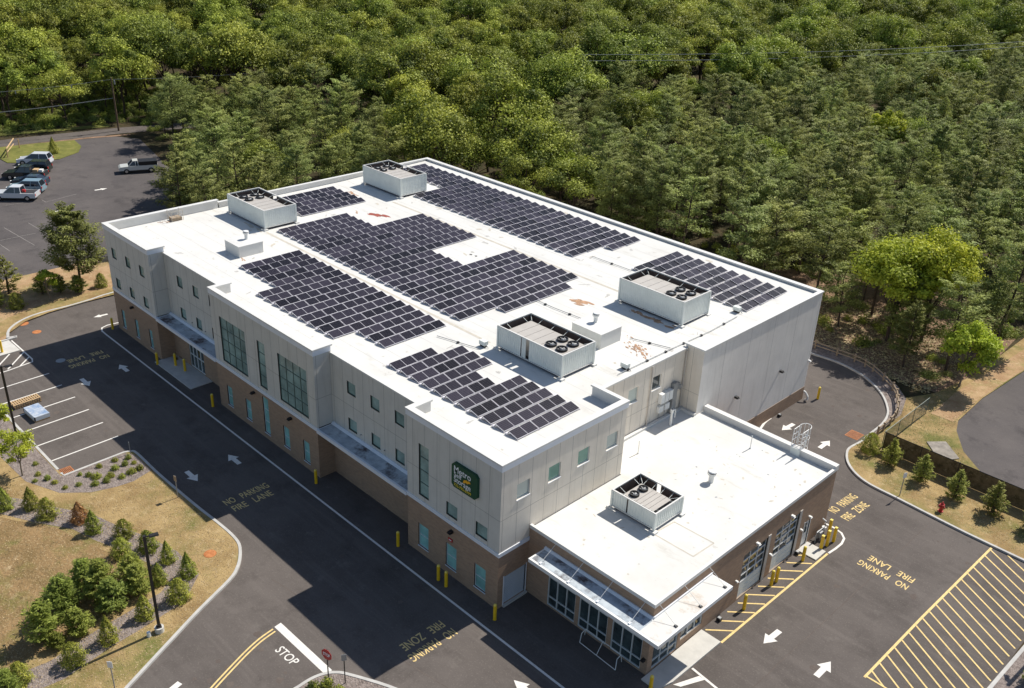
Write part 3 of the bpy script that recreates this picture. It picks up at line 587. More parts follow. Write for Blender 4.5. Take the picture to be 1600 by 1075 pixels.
streak(-14.2, 22.9, 1.5, .7, .2, 'stain_rust', 26, (.06, .3)); blob(-14.5, 23.0, .35, .18, .2, 'dark'); blob(-13.9, 23.1, .25, .14, .2, 'dark')
streak(-5.6, 19.7, 2.8, 1.0, -.5, 'stain_rust', 60, (.04, .14)); streak(-8.6, 25.0, 3.2, .5, 0, 'stain_rust', 16, (.08, .3)); streak(-47, 11.5, 3, .3, 0, 'stain_pale', 8, (.1, .3))
streak(-40.2, 6.4, .6, .3, 0, 'stain_rust', 6, (.05, .12)); streak(-53.6, 5.9, 1.1, .4, 1.4, 'stain_rust', 12, (.05, .14))
bpart(s_, 'roof_stains')['kind'] = 'stuff'
# canopies over the recesses
k_ = MB()
for a_, b_ in ((X2+.05, X3-.05), (X4+.05, X5-.05)):
    k_.box(a_, b_, -.12, REC, BZ0-.05, BZ1-.04, 'trim'); k_.face([(a_+.12, .04, BZ1-.03), (b_-.12, .04, BZ1-.03), (b_-.12, REC-.25, BZ1-.03), (a_+.12, REC-.25, BZ1-.03)], 'canopy')
    k_.hexa([(a_, REC-.25, BZ1-.035), (b_, REC-.25, BZ1-.035), (b_, REC-.003, BZ1-.035), (a_, REC-.003, BZ1-.035), (a_, REC-.08, BZ1+.12), (b_, REC-.08, BZ1+.12), (b_, REC-.003, BZ1+.12), (a_, REC-.003, BZ1+.12)], 'trim')
bpart(k_, 'canopy')
# entrance doors under the left canopy
d_ = MB(); P = F1; u0, u1, v0, v1 = DOORB
for i in range(5):
    u = u0+(u1-u0)*i/4; pbox(d_, P, max(u0, u-.05), min(u1, u+.05), v0, v1, .05, .135, 'frame')
for v in (v0, 1.35, v1-.1): pbox(d_, P, u0+.05, u1-.05, v, v+.1, .054, .131, 'frame')
dd = bpart(d_, 'entrance_door')
d_ = MB(); d_.face([P(u0, v0, .11), P(u1, v0, .11), P(u1, v1, .11), P(u0, v1, .11)], 'glass_dark'); d_.build('pane', dd)
d_ = MB(); pbox(d_, P, u0-.12, u1+.12, v1, v1+.14, -.12, .0, 'trim'); bpart(d_, 'door_head')
# roller door on the east side of the near bay
d_ = MB(); u0, u1, v0, v1 = DOORR
d_.face([E0(u0, v0, .1), E0(u1, v0, .1), E0(u1, v1, .1), E0(u0, v1, .1)], 'door_white')
for i in range(16): pbox(d_, E0, u0+.01, u1-.01, v0+.14*i, v0+.14*i+.1, .075, .098, 'door_white')
pbox(d_, E0, u0-.08, u0, v0-.1, v1+.08, -.03, .1, 'trim'); pbox(d_, E0, u1, u1+.08, v0-.1, v1+.08, -.03, .1, 'trim')
bpart(d_, 'roller_door')
d_ = MB(); d_.prism([(0.0, .45), (.18, .45), (.18, 2.6), (0, 2.6)], -.04, .12, 'concrete'); bpart(d_, 'door_sill')

# ---- office wing (single storey)
AY, AX, AB, AZ = 2.68, 9.95, 23.75, 5.4
WF, WE = PF(AY), PE(AX)
aw = MB(); gl = [(1.85, 4.2), (4.5, 6.8), (7.15, 9.45)]; opsAF = [(a_, b_, .1, 3.15) for a_, b_ in gl]
GD1, GD2, SD = (12.25, 15.1, .1, 3.7), (16.2, 19.15, .1, 3.7), (20.3, 21.05, .1, 2.25)
opsAE = [(3.15, 5.65, .12, 3.0), (5.95, 8.2, .6, 2.6), GD1, GD2, SD]
wall(aw, WF, 0, AX, -.05, AZ-.1, opsAF, 'brick', .16); wall(aw, WE, AY, AB, -.05, AZ-.1, opsAE, 'brick', .2)
aw.face([(AX, AB, -.05), (XR_, AB, -.05), (XR_, AB, AZ-.1), (AX, AB, AZ-.1)], 'brick')
bpart(aw, 'office_brick_wall')
ar = MB(); ar.face([(.05, AY+.1, 5.12), (AX-.1, AY+.1, 5.12), (AX-.1, AB-.1, 5.12), (.05, AB-.1, 5.12)], 'roof')
ar.face([(XW_+.02, Y3_+.03, 5.12), (.05, Y3_+.03, 5.12), (.05, AB-.1, 5.12), (XW_+.02, AB-.1, 5.12)], 'roof')
bpart(ar, 'office_roof')
ap = MB(); ap.box(.05, AX+.06, AY-.06, AY+.12, 5.18, AZ+.03, 'cap'); ap.box(AX-.12, AX+.06, AY+.12, AB+.06, 5.18, AZ+.03, 'cap')
ap.box(XR_+.05, AX-.12, AB-.4, AB+.06, 5.05, AZ+.22, 'cap'); ap.box(AX-.119, AX+.058, AB-.4, AB+.058, AZ+.031, AZ+.218, 'cap')
ap.box(XW_+.06, XW_+.3, Y3_+.4, AB-.4, 5.1, 5.32, 'cap'); ap.box(XW_+.3, XR_+.05, YB_-.3, YB_-.02, 5.1, 5.34, 'cap')
bpart(ap, 'office_parapet')
def stainA(): pass
s_ = MB()
for i in range(34): blob(random.uniform(1, 9.4), random.uniform(3.5, 22), random.uniform(.05, .16), random.uniform(.03, .09), random.uniform(0, 3), 'stain_pale', 5.122)
for i in range(16): blob(random.uniform(1, 9.4), random.uniform(3.5, 22), random.uniform(.04, .1), random.uniform(.03, .07), random.uniform(0, 3), 'grey_metal', 5.123)
pts = [(5.65, 8.1), (8.7, 8.15), (8.8, 10.2), (5.8, 10.1)]
for p1, p2 in zip(pts, pts[1:]+pts[:1]): s_.ribbon([p1, p2], .09, 5.127, 'stain_pale')
bpart(s_, 'office_roof_marks')['kind'] = 'stuff'
# storefront glazing
def store(P, u0, u1, v0, v1, nx, rows, name, dep=.12, panem='glass_dark', fm='frame', t=.055):
    f = MB()
    for i in range(nx+1):
        u = u0+(u1-u0)*i/nx; a_, b_ = max(u0, u-t/2), min(u1, u+t/2)
        if i == 0: b_ = u0+t
        if i == nx: a_ = u1-t
        pbox(f, P, a_, b_, v0, v1, .04, .14, fm)
    for v in [v0, v1-t]+rows: pbox(f, P, u0+t, u1-t, v, v+t, .044, .136, fm)
    o = f.build(name); o.parent = bld; o.location = (25, -15, 0)
    q = MB(); q.face([P(u0, v0, dep), P(u1, v0, dep), P(u1, v1, dep), P(u0, v1, dep)], panem); q.build('pane', o); return o
for a_, b_ in gl: store(WF, a_, b_, .1, 3.15, 3, [.75, 2.3], 'storefront_window')
store(WE, 3.15, 5.65, .12, 3.0, 3, [.7, 2.4], 'storefront_entrance'); store(WE, 5.95, 8.2, .6, 2.6, 3, [1.25], 'storefront_window')
# garage doors: glazed sectional doors with solid lower panels
for G in (GD1, GD2):
    u0, u1, v0, v1 = G; f = MB()
    f.face([WE(u0, v0, .12), WE(u1, v0, .12), WE(u1, v0+1.2, .12), WE(u0, v0+1.2, .12)], 'screen')
    for j in range(3): pbox(f, WE, u0, u1, v0+.4*j, v0+.4*j+.36, .09, .118, 'screen')
    for j in range(5): pbox(f, WE, u0, u1, v0+1.2+j*.59, v0+1.2+j*.59+.07, .08, .15, 'white_metal')
    for i in range(4):
        u = u0+(u1-u0)*i/3; pbox(f, WE, max(u0, u-.03), min(u1, u+.03), v0+1.2, v1, .084, .146, 'white_metal')
    o = f.build('garage_door'); o.parent = bld; o.location = (25, -15, 0)
    q = MB(); q.face([WE(u0, v0+1.2, .13), WE(u1, v0+1.2, .13), WE(u1, v1, .13), WE(u0, v1, .13)], 'glass_dark'); q.build('pane', o)
    jb = MB(); pbox(jb, WE, u1, u1+.32, v0-.1, v1+.12, -.05, .1, 'beige_metal'); o2 = jb.build('door_jamb', o)
f = MB(); u0, u1, v0, v1 = SD; pbox(f, WE, u0, u1, v0, v1, .06, .12, 'white_metal'); pbox(f, WE, u0+.22, u1-.22, 1.2, 2.05, .05, .13, 'glass_dark'); pbox(f, WE, u0+.05, u0+.1, 1.0, 1.2, .0, .06, 'grey_metal'); pbox(f, WE, u0-.07, u0, v0, v1+.07, -.02, .12, 'white_metal'); pbox(f, WE, u1, u1+.07, v0, v1+.07, -.02, .12, 'white_metal')
bpart(f, 'side_door')
# office canopy (L shaped) with hanger rods
CZ = 4.4
k_ = MB(); L_ = [(1.45, 1.12), (11.5, 1.12), (11.5, 8.45), (AX, 8.45), (AX, AY), (1.45, AY)]
k_.prism(L_, CZ-.26, CZ, 'white_metal'); k_.face([(x, y, CZ-.26) for x, y in L_][::-1], 'white_metal')
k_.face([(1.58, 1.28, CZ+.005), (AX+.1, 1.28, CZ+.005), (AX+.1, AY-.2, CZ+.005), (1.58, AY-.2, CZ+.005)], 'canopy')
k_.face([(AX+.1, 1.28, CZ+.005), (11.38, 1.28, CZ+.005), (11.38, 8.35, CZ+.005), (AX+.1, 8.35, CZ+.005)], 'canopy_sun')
k_.hexa([(1.45, AY-.2, CZ+.003), (AX+.03, AY-.2, CZ+.003), (AX+.03, AY-.003, CZ+.003), (1.45, AY-.003, CZ+.003), (1.45, AY-.07, CZ+.13), (AX+.03, AY-.07, CZ+.13), (AX+.03, AY-.003, CZ+.13), (1.45, AY-.003, CZ+.13)], 'trim')
k_.box(AX+.003, AX+.09, AY-.003, 8.45, CZ+.007, CZ+.13, 'trim')
ck = bpart(k_, 'canopy')
for x in (2.3, 4.6, 6.9, 9.3): rd = MB(); rd.tube((x, AY-.02, 5.2), (x, 1.35, CZ+.05), .014, .014, 'white_metal', 6); rd.box(x-.07, x+.07, 1.25, 1.45, CZ+.006, CZ+.07, 'trim'); rd.build('hanger_rod', ck)
for y in (3.1, 5.5, 8.0): rd = MB(); rd.tube((AX+.02, y, 5.2), (11.25, y, CZ+.05), .014, .014, 'white_metal', 6); rd.box(11.12, 11.32, y-.08, y+.08, CZ+.006, CZ+.07, 'black'); rd.build('hanger_rod', ck)
# corner column and pilasters already brick; small wall fittings
def wall_lamp(P, u, v, m='black', s=1.0, kind='wall_lamp'):
    f = MB(); pbox(f, P, u-.12*s, u+.12*s, v-.06*s, v+.06*s, -.32*s, -.0, m); pbox(f, P, u-.16*s, u+.16*s, v-.09*s, v-.05*s, -.36*s, -.05, m); bpart(f, kind)
for u in (-50.4, -28.6, -23.2, -4.35): wall_lamp(F0, u, 3.75)
for y in (27.96, 34.86): wall_lamp(PE(XR_), y, 4.74)
wall_lamp(PE(XR_), 39.9, 4.05, 'white_metal', .7); wall_lamp(WE, 13.6, 4.05, 'white_metal', .8); wall_lamp(WE, 17.9, 4.1, 'white_metal', .8); wall_lamp(WE, 20.7, 2.65, 'white_metal', .7)
for y in (11.7, 15.75, 19.75): wall_lamp(WE, y, 2.0, 'white_metal', .55)
for u in (-16.0, -13.2, -41.2, -38.8): wall_lamp(F1, u, 5.05 if u > -30 else 5.0, 'beige_metal', .35, 'camera')
f = MB(); f.box(9.0, 9.0, 0, 0, 0, 0, 'black') if 0 else None
wall_lamp(WF, 9.72, 1.15, 'black', .8); wall_lamp(WF, .95, 2.6, 'white_metal', .35, 'camera')
for u in (-13.4,): wall_lamp(F1, u, 2.7, 'white_metal', .35, 'camera')
dn = MB()
for y in (18.0, 22.2): dn.path([(XW_+.1, y, 10.3), (XW_+.1, y, 5.3)], .055, 'beige_metal')
dn.path([(X4+.1, .25, 10.2), (X4+.1, .25, 4.6)], .05, 'white_metal') if 0 else None
bpart(dn, 'downpipe')
for bx, by in ((XR_+.2, 39.95), (XR_+.15, 33.6)):
    dn = MB(); q = [(bx-.1, by, .9), (bx+.1, by, .85), (bx+.35, by, .55), (bx+.4, by, .25), (bx+.15, by+.0, .08)]
    if by > 35: dn.path(q, .1, 'white_metal'); bpart(dn, 'downspout_elbow')

# ---------------------------------------------------------------- signs on the walls
sg = empty('wall_sign', (-3.07, -.1, 8.4), 'dark green storage company sign with white letters and orange emblem, high on the near bay', 'sign')
b_ = MB(); W2, H2 = 1.17, .9; ch = .2
P_ = [(-W2+ch, -H2), (W2-ch, -H2), (W2, -H2+ch), (W2, H2-ch), (W2-ch, H2), (-W2+ch, H2), (-W2, H2-ch), (-W2, -H2+ch)]
n = len(P_); b_.v += [(x, -.12, z_) for x, z_ in P_]+[(x, .1, z_) for x, z_ in P_]; b_.f.append(tuple(range(n))); b_.m.append(b_.mi('sign_green'))
for i in range(n): b_.f.append((i, (i+1) % n, n+(i+1) % n, n+i)); b_.m.append(0)
b_.build('sign_panel', sg)
l_ = MB()
for s__, z_, w__, h_ in (('Metro', .28, 1.55, .46), ('Self', -.05, .72, .34), ('Storage', -.46, 1.55, .40)): lettering(l_, s__, (-.93, -.135, z_), (w__, 0, 0), (0, 0, h_), 'letter_white', .012)
l_.build('lettering', sg)
l_ = MB(); lettering(l_, '732-795-6999', (-.93, -.135, -.76), (1.6, 0, 0), (0, 0, .2), 'letter_yellow', .03); l_.build('phone_number', sg)
l_ = MB(); Pm = [(0, .0), (.12, .02), (.2, .12), (.36, .1), (.46, .2), (.6, .24), (.56, .34), (.44, .38), (.36, .3), (.3, .36), (.2, .3), (.08, .26), (.02, .14)]
l_.face([(-.08+x*1.15, -.14, -.16+y) for x, y in Pm], 'sign_orange'); l_.build('emblem', sg)
fs = MB(); fs.box(-4.7, -4.3, -.05, -.003, 2.82, 3.06, 'red'); fs.box(-4.62, -4.38, -.056, -.051, 2.9, 2.98, 'letter_white'); tag(fs.build('wall_plate'), 'small red and white plate above a ground floor window of the near bay', 'sign')

# ================================================================ ROOF EQUIPMENT
def lift(x, y, zo, zn):
    k = (CAM[2]-zn)/(CAM[2]-zo); return CAM[0]+(x-CAM[0])*k, CAM[1]+(y-CAM[1])*k
ARR = [
 ('solar panel array at the front left of the main roof, beside the small white plinth', -38.06, 1.227, [(4.95, 3)]*5+[(2.95, 4)]*9+[(4.92, 3)]*3, 2.013),
 ('largest solar panel array, stepped outline, in the middle of the main roof', -43.95, 1.214, [(12.45, 4)]*4+[(12.42, 7)]*7+[(12.4, 4)]*4+[(12.38, 7)]*7+[(16.25, 4)], 2.012),
 ('small five-row solar panel array near the rear left edge between two cooling units', -52.3, 1.27, [(16.7, 4)]*5, 2.0),
 ('long solar panel array running along the rear edge of the main roof', -53.2, 1.2415, [(34.3, 2)]*7+[(29.85, 4)]*19+[(34.15, 2)], 2.15),
 ('ten-row solar panel array at the rear right corner of the main roof', -15.65, 1.235, [(31.82, 3)]*10, 2.19),
 ('solar panel array on the near bay, closest to the green sign', -15.1, 1.215, [(3.38, k) for k in (2, 3, 3, 3, 2, 2, 3, 3, 3, 3, 3)], 1.98)]
def pv_mesh(L, W, dz):
    m = MB(); g_ = .03; f_ = .022
    m.hexa([(0, 0, -.04), (W, 0, -dz-.04), (W, L, -dz-.04), (0, L, -.04), (0, 0, 0), (W, 0, -dz), (W, L, -dz), (0, L, 0)], 'pv_frame')
    for h in (0, 1):
        y0, y1 = (f_, L/2-.016) if h == 0 else (L/2+.016, L-f_)
        zz = lambda x: -dz*x/W+.004
        m.face([(f_, y0, zz(f_)), (W-f_, y0, zz(W-f_)), (W-f_, y1, zz(W-f_)), (f_, y1, zz(f_))], 'pv')
        for k in range(1, 6):
            x = f_+(W-2*f_)*k/6; m.face([(x-.004, y0, zz(x-.004)+.002), (x+.004, y0, zz(x+.004)+.002), (x+.004, y1, zz(x+.004)+.002), (x-.004, y1, zz(x-.004)+.002)], 'pv_line')
    return m.mesh('solar_panel')
for ai, (lab, x0, pitch, rows, mlen) in enumerate(ARR):
    Y0 = rows[0][0]; zt = deck(Y0+4)+.31; zo = 10.62
    ex, ey = lift(x0, Y0, zo, zt)
    arr = empty('solar_array', (ex, ey, deck(Y0)), lab, 'solar panels')
    base = []; rk = MB()
    Lr = mlen*(CAM[2]-zt)/(CAM[2]-zo); me = pv_mesh(Lr-.05, .84, .20)
    items = []
    for ri, (ys, nm) in enumerate(rows):
        for k in range(nm):
            yo = ys+mlen*k; xa = x0+pitch*ri
            ztt = deck(yo)+.31; X, Y = lift(xa, yo, zo, ztt); items.append((X, Y, ztt))
    D0 = deck(Y0)
    for X, Y, zp in items:
        x_, y_, z_ = X-ex, Y-ey, zp-D0
        rk.face([(x_-.09, y_+.02, z_-.28), (x_-.09, y_+Lr-.07, z_-.28), (x_-.005, y_+Lr-.07, z_-.045), (x_-.005, y_+.02, z_-.045)], 'pv_frame')
        for yk in (y_-.02, y_+Lr-.06):
            rk.box(x_-.26, x_+.9, yk-.018, yk+.018, z_-.300, z_-.275, 'pv_frame'); rk.box(x_-.21, x_-.03, yk-.07, yk+.09, z_-.274, z_-.16, 'pv_frame')
    rk.build('racking', arr)
    items.sort(key=lambda q: (q[0]-CAM[0])**2+(q[1]-CAM[1])**2)
    for i, q in enumerate(items[:100]):
        o = bpy.data.objects.new('solar_panel', me); C.objects.link(o); o.parent = arr; o.location = (q[0]-ex, q[1]-ey, q[2]-deck(Y0))
    if len(items) > 100:
        vs_ = np.array([v.co[:] for v in me.vertices]); fs_ = [tuple(p.vertices) for p in me.polygons]; mi_ = [p.material_index for p in me.polygons]
        V = []; Fc = []; MI = []
        for q in items[100:]:
            n = len(V); V += [tuple(v+np.array((q[0]-ex, q[1]-ey, q[2]-deck(Y0)))) for v in vs_]; Fc += [tuple(n+i for i in f) for f in fs_]; MI += mi_
        m2 = bpy.data.meshes.new('solar_panels'); m2.from_pydata(V, [], Fc)
        for mm_ in me.materials: m2.materials.append(mm_)
        m2.polygons.foreach_set('material_index', MI); o = bpy.data.objects.new('solar_panels', m2); C.objects.link(o); o.parent = arr; o['kind'] = 'stuff'

def hvac(x0, x1, y0, y1, zb, zt, fans, fan_high, lab, small=False):
    cx, cy = (x0+x1)/2, (y0+y1)/2
    t = empty('rooftop_cooling_unit', (cx, cy, zb), lab, 'air conditioner', 'screened cooling units on the roofs')
    hx, hy, h = (x1-x0)/2, (y1-y0)/2, zt-zb; b0 = .3
    sc = MB(); k = 0.105
    def corr(ax, c, a_, b_, sgn, gaps=()):
        n = int((b_-a_)/k); 
        for i in range(n):
            u0 = a_+(b_-a_)*i/n; u1 = a_+(b_-a_)*(i+1)/n; um = (u0+u1)/2
            if any(g0 < um < g1 for g0, g1 in gaps): continue
            o_ = c+sgn*(.022 if i % 2 else 0.0)
            P4 = [(u0, o_, b0), (u1, o_, b0), (u1, o_, h-.06), (u0, o_, h-.06)]
            nx = c+sgn*(0 if i % 2 else .022)
            for Q in (P4, [(u1, o_, b0), (u1, nx, b0), (u1, nx, h-.06), (u1, o_, h-.06)]):
                sc.face([(p[0], p[1], p[2]) if ax == 'x' else (p[1], p[0], p[2]) for p in Q], 'screen')
    gaps = [(-hx*.28, -hx*.24)] if small else ([(-.9, -.75), (-.3, -.05)] if 'middle front' in lab else [(-.03-hx*.3, .0-hx*.3)])
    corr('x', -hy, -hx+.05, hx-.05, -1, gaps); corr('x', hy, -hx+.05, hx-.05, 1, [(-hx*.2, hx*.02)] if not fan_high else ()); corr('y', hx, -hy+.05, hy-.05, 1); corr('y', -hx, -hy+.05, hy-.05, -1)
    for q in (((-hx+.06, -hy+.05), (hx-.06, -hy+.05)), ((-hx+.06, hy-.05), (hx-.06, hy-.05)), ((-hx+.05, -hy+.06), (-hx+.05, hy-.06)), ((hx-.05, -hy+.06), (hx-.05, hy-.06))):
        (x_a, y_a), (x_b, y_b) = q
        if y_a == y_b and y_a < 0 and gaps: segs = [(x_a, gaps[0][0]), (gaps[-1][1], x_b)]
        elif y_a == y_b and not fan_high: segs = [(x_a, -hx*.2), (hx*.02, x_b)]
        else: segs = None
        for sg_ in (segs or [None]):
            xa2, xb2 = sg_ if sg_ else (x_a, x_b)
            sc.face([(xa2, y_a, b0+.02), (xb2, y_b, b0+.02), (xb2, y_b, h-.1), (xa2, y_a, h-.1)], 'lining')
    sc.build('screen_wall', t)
    fr = MB()
    for sx in (-1, 1):
        for sy in (-1, 1): fr.box(sx*hx-.07, sx*hx+.07, sy*hy-.07, sy*hy+.07, b0-.12, h-.05, 'screen')
    for z_ in (b0-.08, h-.05):
        for sy in (-1, 1): fr.box(-hx-.05, hx+.05, sy*hy-.05, sy*hy+.05, z_, z_+.07, 'cap')
        for sx in (-1, 1): fr.box(sx*hx-.05, sx*hx+.05, -hy+.05, hy-.05, z_+.002, z_+.068, 'cap')
    for i in range(1, 5):
        x = -hx+2*hx*i/5
        for s in (-1, 1):
            fr.tube((x, s*(hy-.03), h-.12), (x, s*(hy-.55), h-.32), .018, .018, 'screen', 5)
    n_ = 5
    for s in (-1, 1):
        for j in (-.5, .5): fr.tube((s*(hx-.03), j*hy, h-.12), (s*(hx-.5), j*hy, h-.32), .018, .018, 'screen', 5)
        fr.tube((s*(hx-.04), s*(hy-.04), h-.12), (s*(hx-.6), s*(hy-.5), h-.3), .018, .018, 'screen', 5); fr.tube((s*(hx-.04), -s*(hy-.04), h-.12), (s*(hx-.6), -s*(hy-.5), h-.3), .018, .018, 'screen', 5)
    for sx in (-1, 1):
        for sy in (-1, 1): fr.box(sx*hx-.25, sx*hx+.25, sy*hy-.2, sy*hy+.2, 0.0, .14, 'cap')
    fr.build('screen_frame', t)
    cb = MB(); ix, iy = hx-.55, hy-.52
    cb.box(-ix, ix, -iy, iy, .2, h-.38, 'beige_metal'); cb.box(-ix-.03, ix+.03, -iy-.03, iy+.03, h-.379, h-.33, 'beige_metal')
    fl = (2 if not small else 1); fx0, fx1 = (ix-2.1, ix) if fan_high else (-ix, -ix+2.1)
    if small: fx0, fx1 = (-ix, -ix+1.0)
    seams = [(fx1+(ix-fx1)*i/4) for i in range(0, 4)] if not fan_high else [(-ix+(fx0+ix)*i/4) for i in range(1, 5)]
    for s in seams: cb.box(s-.009, s+.009, -iy, iy, h-.329, h-.322, 'dark')
    cb.box(-hx+.1, hx-.1, -hy+.1, hy-.1, .06, .19, 'dark')  # dark slab added so the shaded gap under the screens reads black
    cb.build('cabinet', t)
    for i in range(2 if not small else 1):
        for j in range(2):
            cxf = fx0+(fx1-fx0)*(i+.5)/(2 if not small else 1); cyf = (-.5+j)*iy*1.0
            r = .43 if not small else .33; zf = h-.33
            fm = MB(); N_ = 20
            for q in range(N_):
                t0, t1 = 2*math.pi*q/N_, 2*math.pi*(q+1)/N_
                A = [(cxf+r*math.cos(t), cyf+r*math.sin(t)) for t in (t0, t1)]; B = [(cxf+r*.82*math.cos(t), cyf+r*.82*math.sin(t)) for t in (t0, t1)]
                fm.face([(*A[0], zf), (*A[1], zf), (*A[1], zf+.16), (*A[0], zf+.16)], 'black'); fm.face([(*A[0], zf+.16), (*A[1], zf+.16), (*B[1], zf+.16), (*B[0], zf+.16)], 'black')
                fm.face([(*B[0], zf+.16), (*B[1], zf+.16), (*B[1], zf+.01), (*B[0], zf+.01)], 'black')
            fm.face([(cxf+r*.8*math.cos(2*math.pi*q/16), cyf+r*.8*math.sin(2*math.pi*q/16), zf+.012) for q in range(16)], 'dark')
            for q in range(5):
                t_ = 2*math.pi*q/5+i+j; c1, s1 = math.cos(t_), math.sin(t_); c2, s2 = math.cos(t_+.75), math.sin(t_+.75)
                fm.face([(cxf+.1*c1, cyf+.1*s1, zf+.05), (cxf+r*.78*c1, cyf+r*.78*s1, zf+.05), (cxf+r*.78*c2, cyf+r*.78*s2, zf+.1), (cxf+.1*c2, cyf+.1*s2, zf+.1)], 'grey_metal')
            fm.tube((cxf, cyf, zf+.02), (cxf, cyf, zf+.12), .12, .1, 'white_metal', 10)
            for q in range(4):
                t_ = math.pi*q/4; fm.tube((cxf-r*.95*math.cos(t_), cyf-r*.95*math.sin(t_), zf+.165), (cxf+r*.95*math.cos(t_), cyf+r*.95*math.sin(t_), zf+.165), .008, .008, 'black', 4)
            fm.build('fan', t)
    return t
hvac(-52.33, -45.55, 11.97, 15.5, deck(12), 12.15, 4, False, 'screened cooling unit at the left end of the main roof, nearest the far car park')
hvac(-51.95, -45.35, 28.57, 32.1, deck(29), 12.37, 4, False, 'screened cooling unit at the rear left of the main roof, just before the trees')
hvac(-12.2, -5.68, 25.5, 29.07, deck(25), 12.33, 4, True, 'screened cooling unit at the rear right of the main roof, before the ten-row solar array')
hvac(-12.46, -5.97, 11.58, 15.05, deck(12), 12.08, 4, True, 'screened cooling unit, middle front of the main roof, screen with dark gaps')
hvac(2.08, 5.58, 8.19, 11.07, 5.12, 6.57, 2, False, 'smallest screened cooling unit, alone on the low office roof', True)
# plinths with turbine vents
def vent(x, y, z, lab, s=1.0):
    v = empty('roof_vent', (x, y, z), lab, 'roof vent', 'white vents on the roofs')
    a_ = MB(); a_.tube((0, 0, 0), (0, 0, .45*s), .16*s, .16*s, 'white_metal', 12); a_.build('pipe', v)
    a_ = MB(); a_.tube((0, 0, .45*s), (0, 0, .55*s), .17*s, .27*s, 'white_metal', 14, False); a_.tube((0, 0, .55*s), (0, 0, .68*s), .27*s, .27*s, 'white_metal', 14, False); a_.tube((0, 0, .74*s), (0, 0, .80*s), .27*s, .22*s, 'white_metal', 14); a_.tube((0, 0, .60*s), (0, 0, .76*s), .17*s, .17*s, 'dark', 10); a_.build('cowl', v)
for (x0, x1, y0, y1, zt), lab, vx, vy, vl in (((-43.1, -40.6, 6.3, 8.75, 11.22), 'white box plinth on the left front part of the roof', -42.0, 7.9, 'white turbine vent on the plinth beside the front left solar array'), ((-10.25, -7.3, 17.4, 19.8, 11.38), 'white box plinth on the right part of the roof, behind a cooling unit', -9.1, 18.8, 'white turbine vent on the plinth behind the middle front cooling unit')):
    a_ = MB(); a_.box(x0, x1, y0, y1, deck(y0)-.02, zt, 'roof'); a_.box(x0-.03, x1+.03, y0-.03, y1+.03, zt-.04, zt+.003, 'cap'); tag(a_.build('roof_plinth'), lab, 'plinth')
    vent(vx, vy, zt, vl, 1.0)
vent(4.75, 15.7, 5.12, 'white turbine vent on the low office roof', 1.15)
# roof hatch with safety rail on the left
rh = empty('roof_hatch', (-54.0, 6.8, 10.15), 'small roof hatch with a thin safety rail at the left edge of the roof', 'roof hatch')
a_ = MB(); a_.box(-.05, .75, -.5, .5, 0, .32, 'wood_old'); a_.build('hatch_cover', rh)
a_ = MB()
for p in ((-.1, -.6), (.8, -.6), (.8, .6), (-.1, .6)): a_.tube((*p, 0), (*p, 1.0), .022, .022, 'stain_pale', 5)
for z_ in (.5, 1.0): a_.path([(-.1, -.6, z_), (.8, -.6, z_), (.8, .6, z_), (-.1, .6, z_)], .022, 'stain_pale', 5)
a_.build('safety_rail', rh)
# caged ladder at the far office parapet
ld = empty('roof_ladder', (6.82, 23.55, 5.12), 'white caged access ladder with walk-through rails on the far parapet of the office roof', 'ladder')
a_ = MB()
for sx in (-.36, .36):
    for y in (-.3, .45): a_.tube((sx, y, -.0 if y < 0 else .5), (sx, y, 2.0), .03, .03, 'white_metal', 6)
    for z_ in (1.1, 1.55, 2.0): a_.tube((sx, -.3, z_), (sx, .45, z_), .025, .025, 'white_metal', 6)
    a_.tube((sx, .08, .7), (sx, .08, 2.0), .02, .02, 'white_metal', 6)
a_.build('walk_through_rail', ld)
a_ = MB()
for sx in (-.28, .28): a_.tube((sx, .5, -4.6), (sx, .5, 1.9), .028, .028, 'white_metal', 6)
for i in range(20): a_.tube((-.28, .5, -4.4+i*.3), (.28, .5, -4.4+i*.3), .015, .015, 'white_metal', 5)
a_.build('ladder_rails', ld)
a_ = MB()
for z_ in (-1.6, -.7, .2, 1.1, 2.0):
    a_.path([(.4*math.cos(t), .55+.62*math.sin(t), z_) for t in np.linspace(0, math.pi, 11)], .025, 'white_metal', 5)
for t in np.linspace(0.3, math.pi-.3, 5): a_.tube((.4*math.cos(t), .55+.62*math.sin(t), -1.6), (.4*math.cos(t), .55+.62*math.sin(t), 2.0), .018, .018, 'white_metal', 5)
a_.build('safety_cage', ld)
a_ = MB(); a_.box(-.34, .34, -.34, -.3, 0, .55, 'screen'); a_.build('step_plate', ld)
# thin lightning rods / pipes on office roof
for i, (x, y, h, lab) in enumerate(((-.85, 14.7, 1.1, 'thin white vent pipe near the near-bay end of the office roof'), (4.2, 21.5, 1.1, 'thin white vent pipe near the far parapet of the office roof'))):
    a_ = MB(); a_.tube((x, y, 5.12), (x, y, 5.12+h), .035, .035, 'white_metal', 8); a_.tube((x, y, 5.12), (x, y, 5.2), .09, .07, 'white_metal', 10); tag(a_.build('vent_pipe'), lab, 'pipe')
a_ = MB(); a_.tube((-1.75, 19.75, 5.12), (-1.75, 19.75, 6.5), .10, .09, 'white_metal', 10); a_.tube((-1.75, 19.75, 6.2), (-1.75, 19.75, 6.5), .14, .14, 'white_metal', 10); a_.path([(-1.75, 19.75, 6.3), (-1.75, 20.2, 6.3), (-1.75, 20.2, 5.6)], .04, 'white_metal'); tag(a_.build('vent_stack'), 'white jointed vent stack on the office roof below the meter boxes', 'pipe')
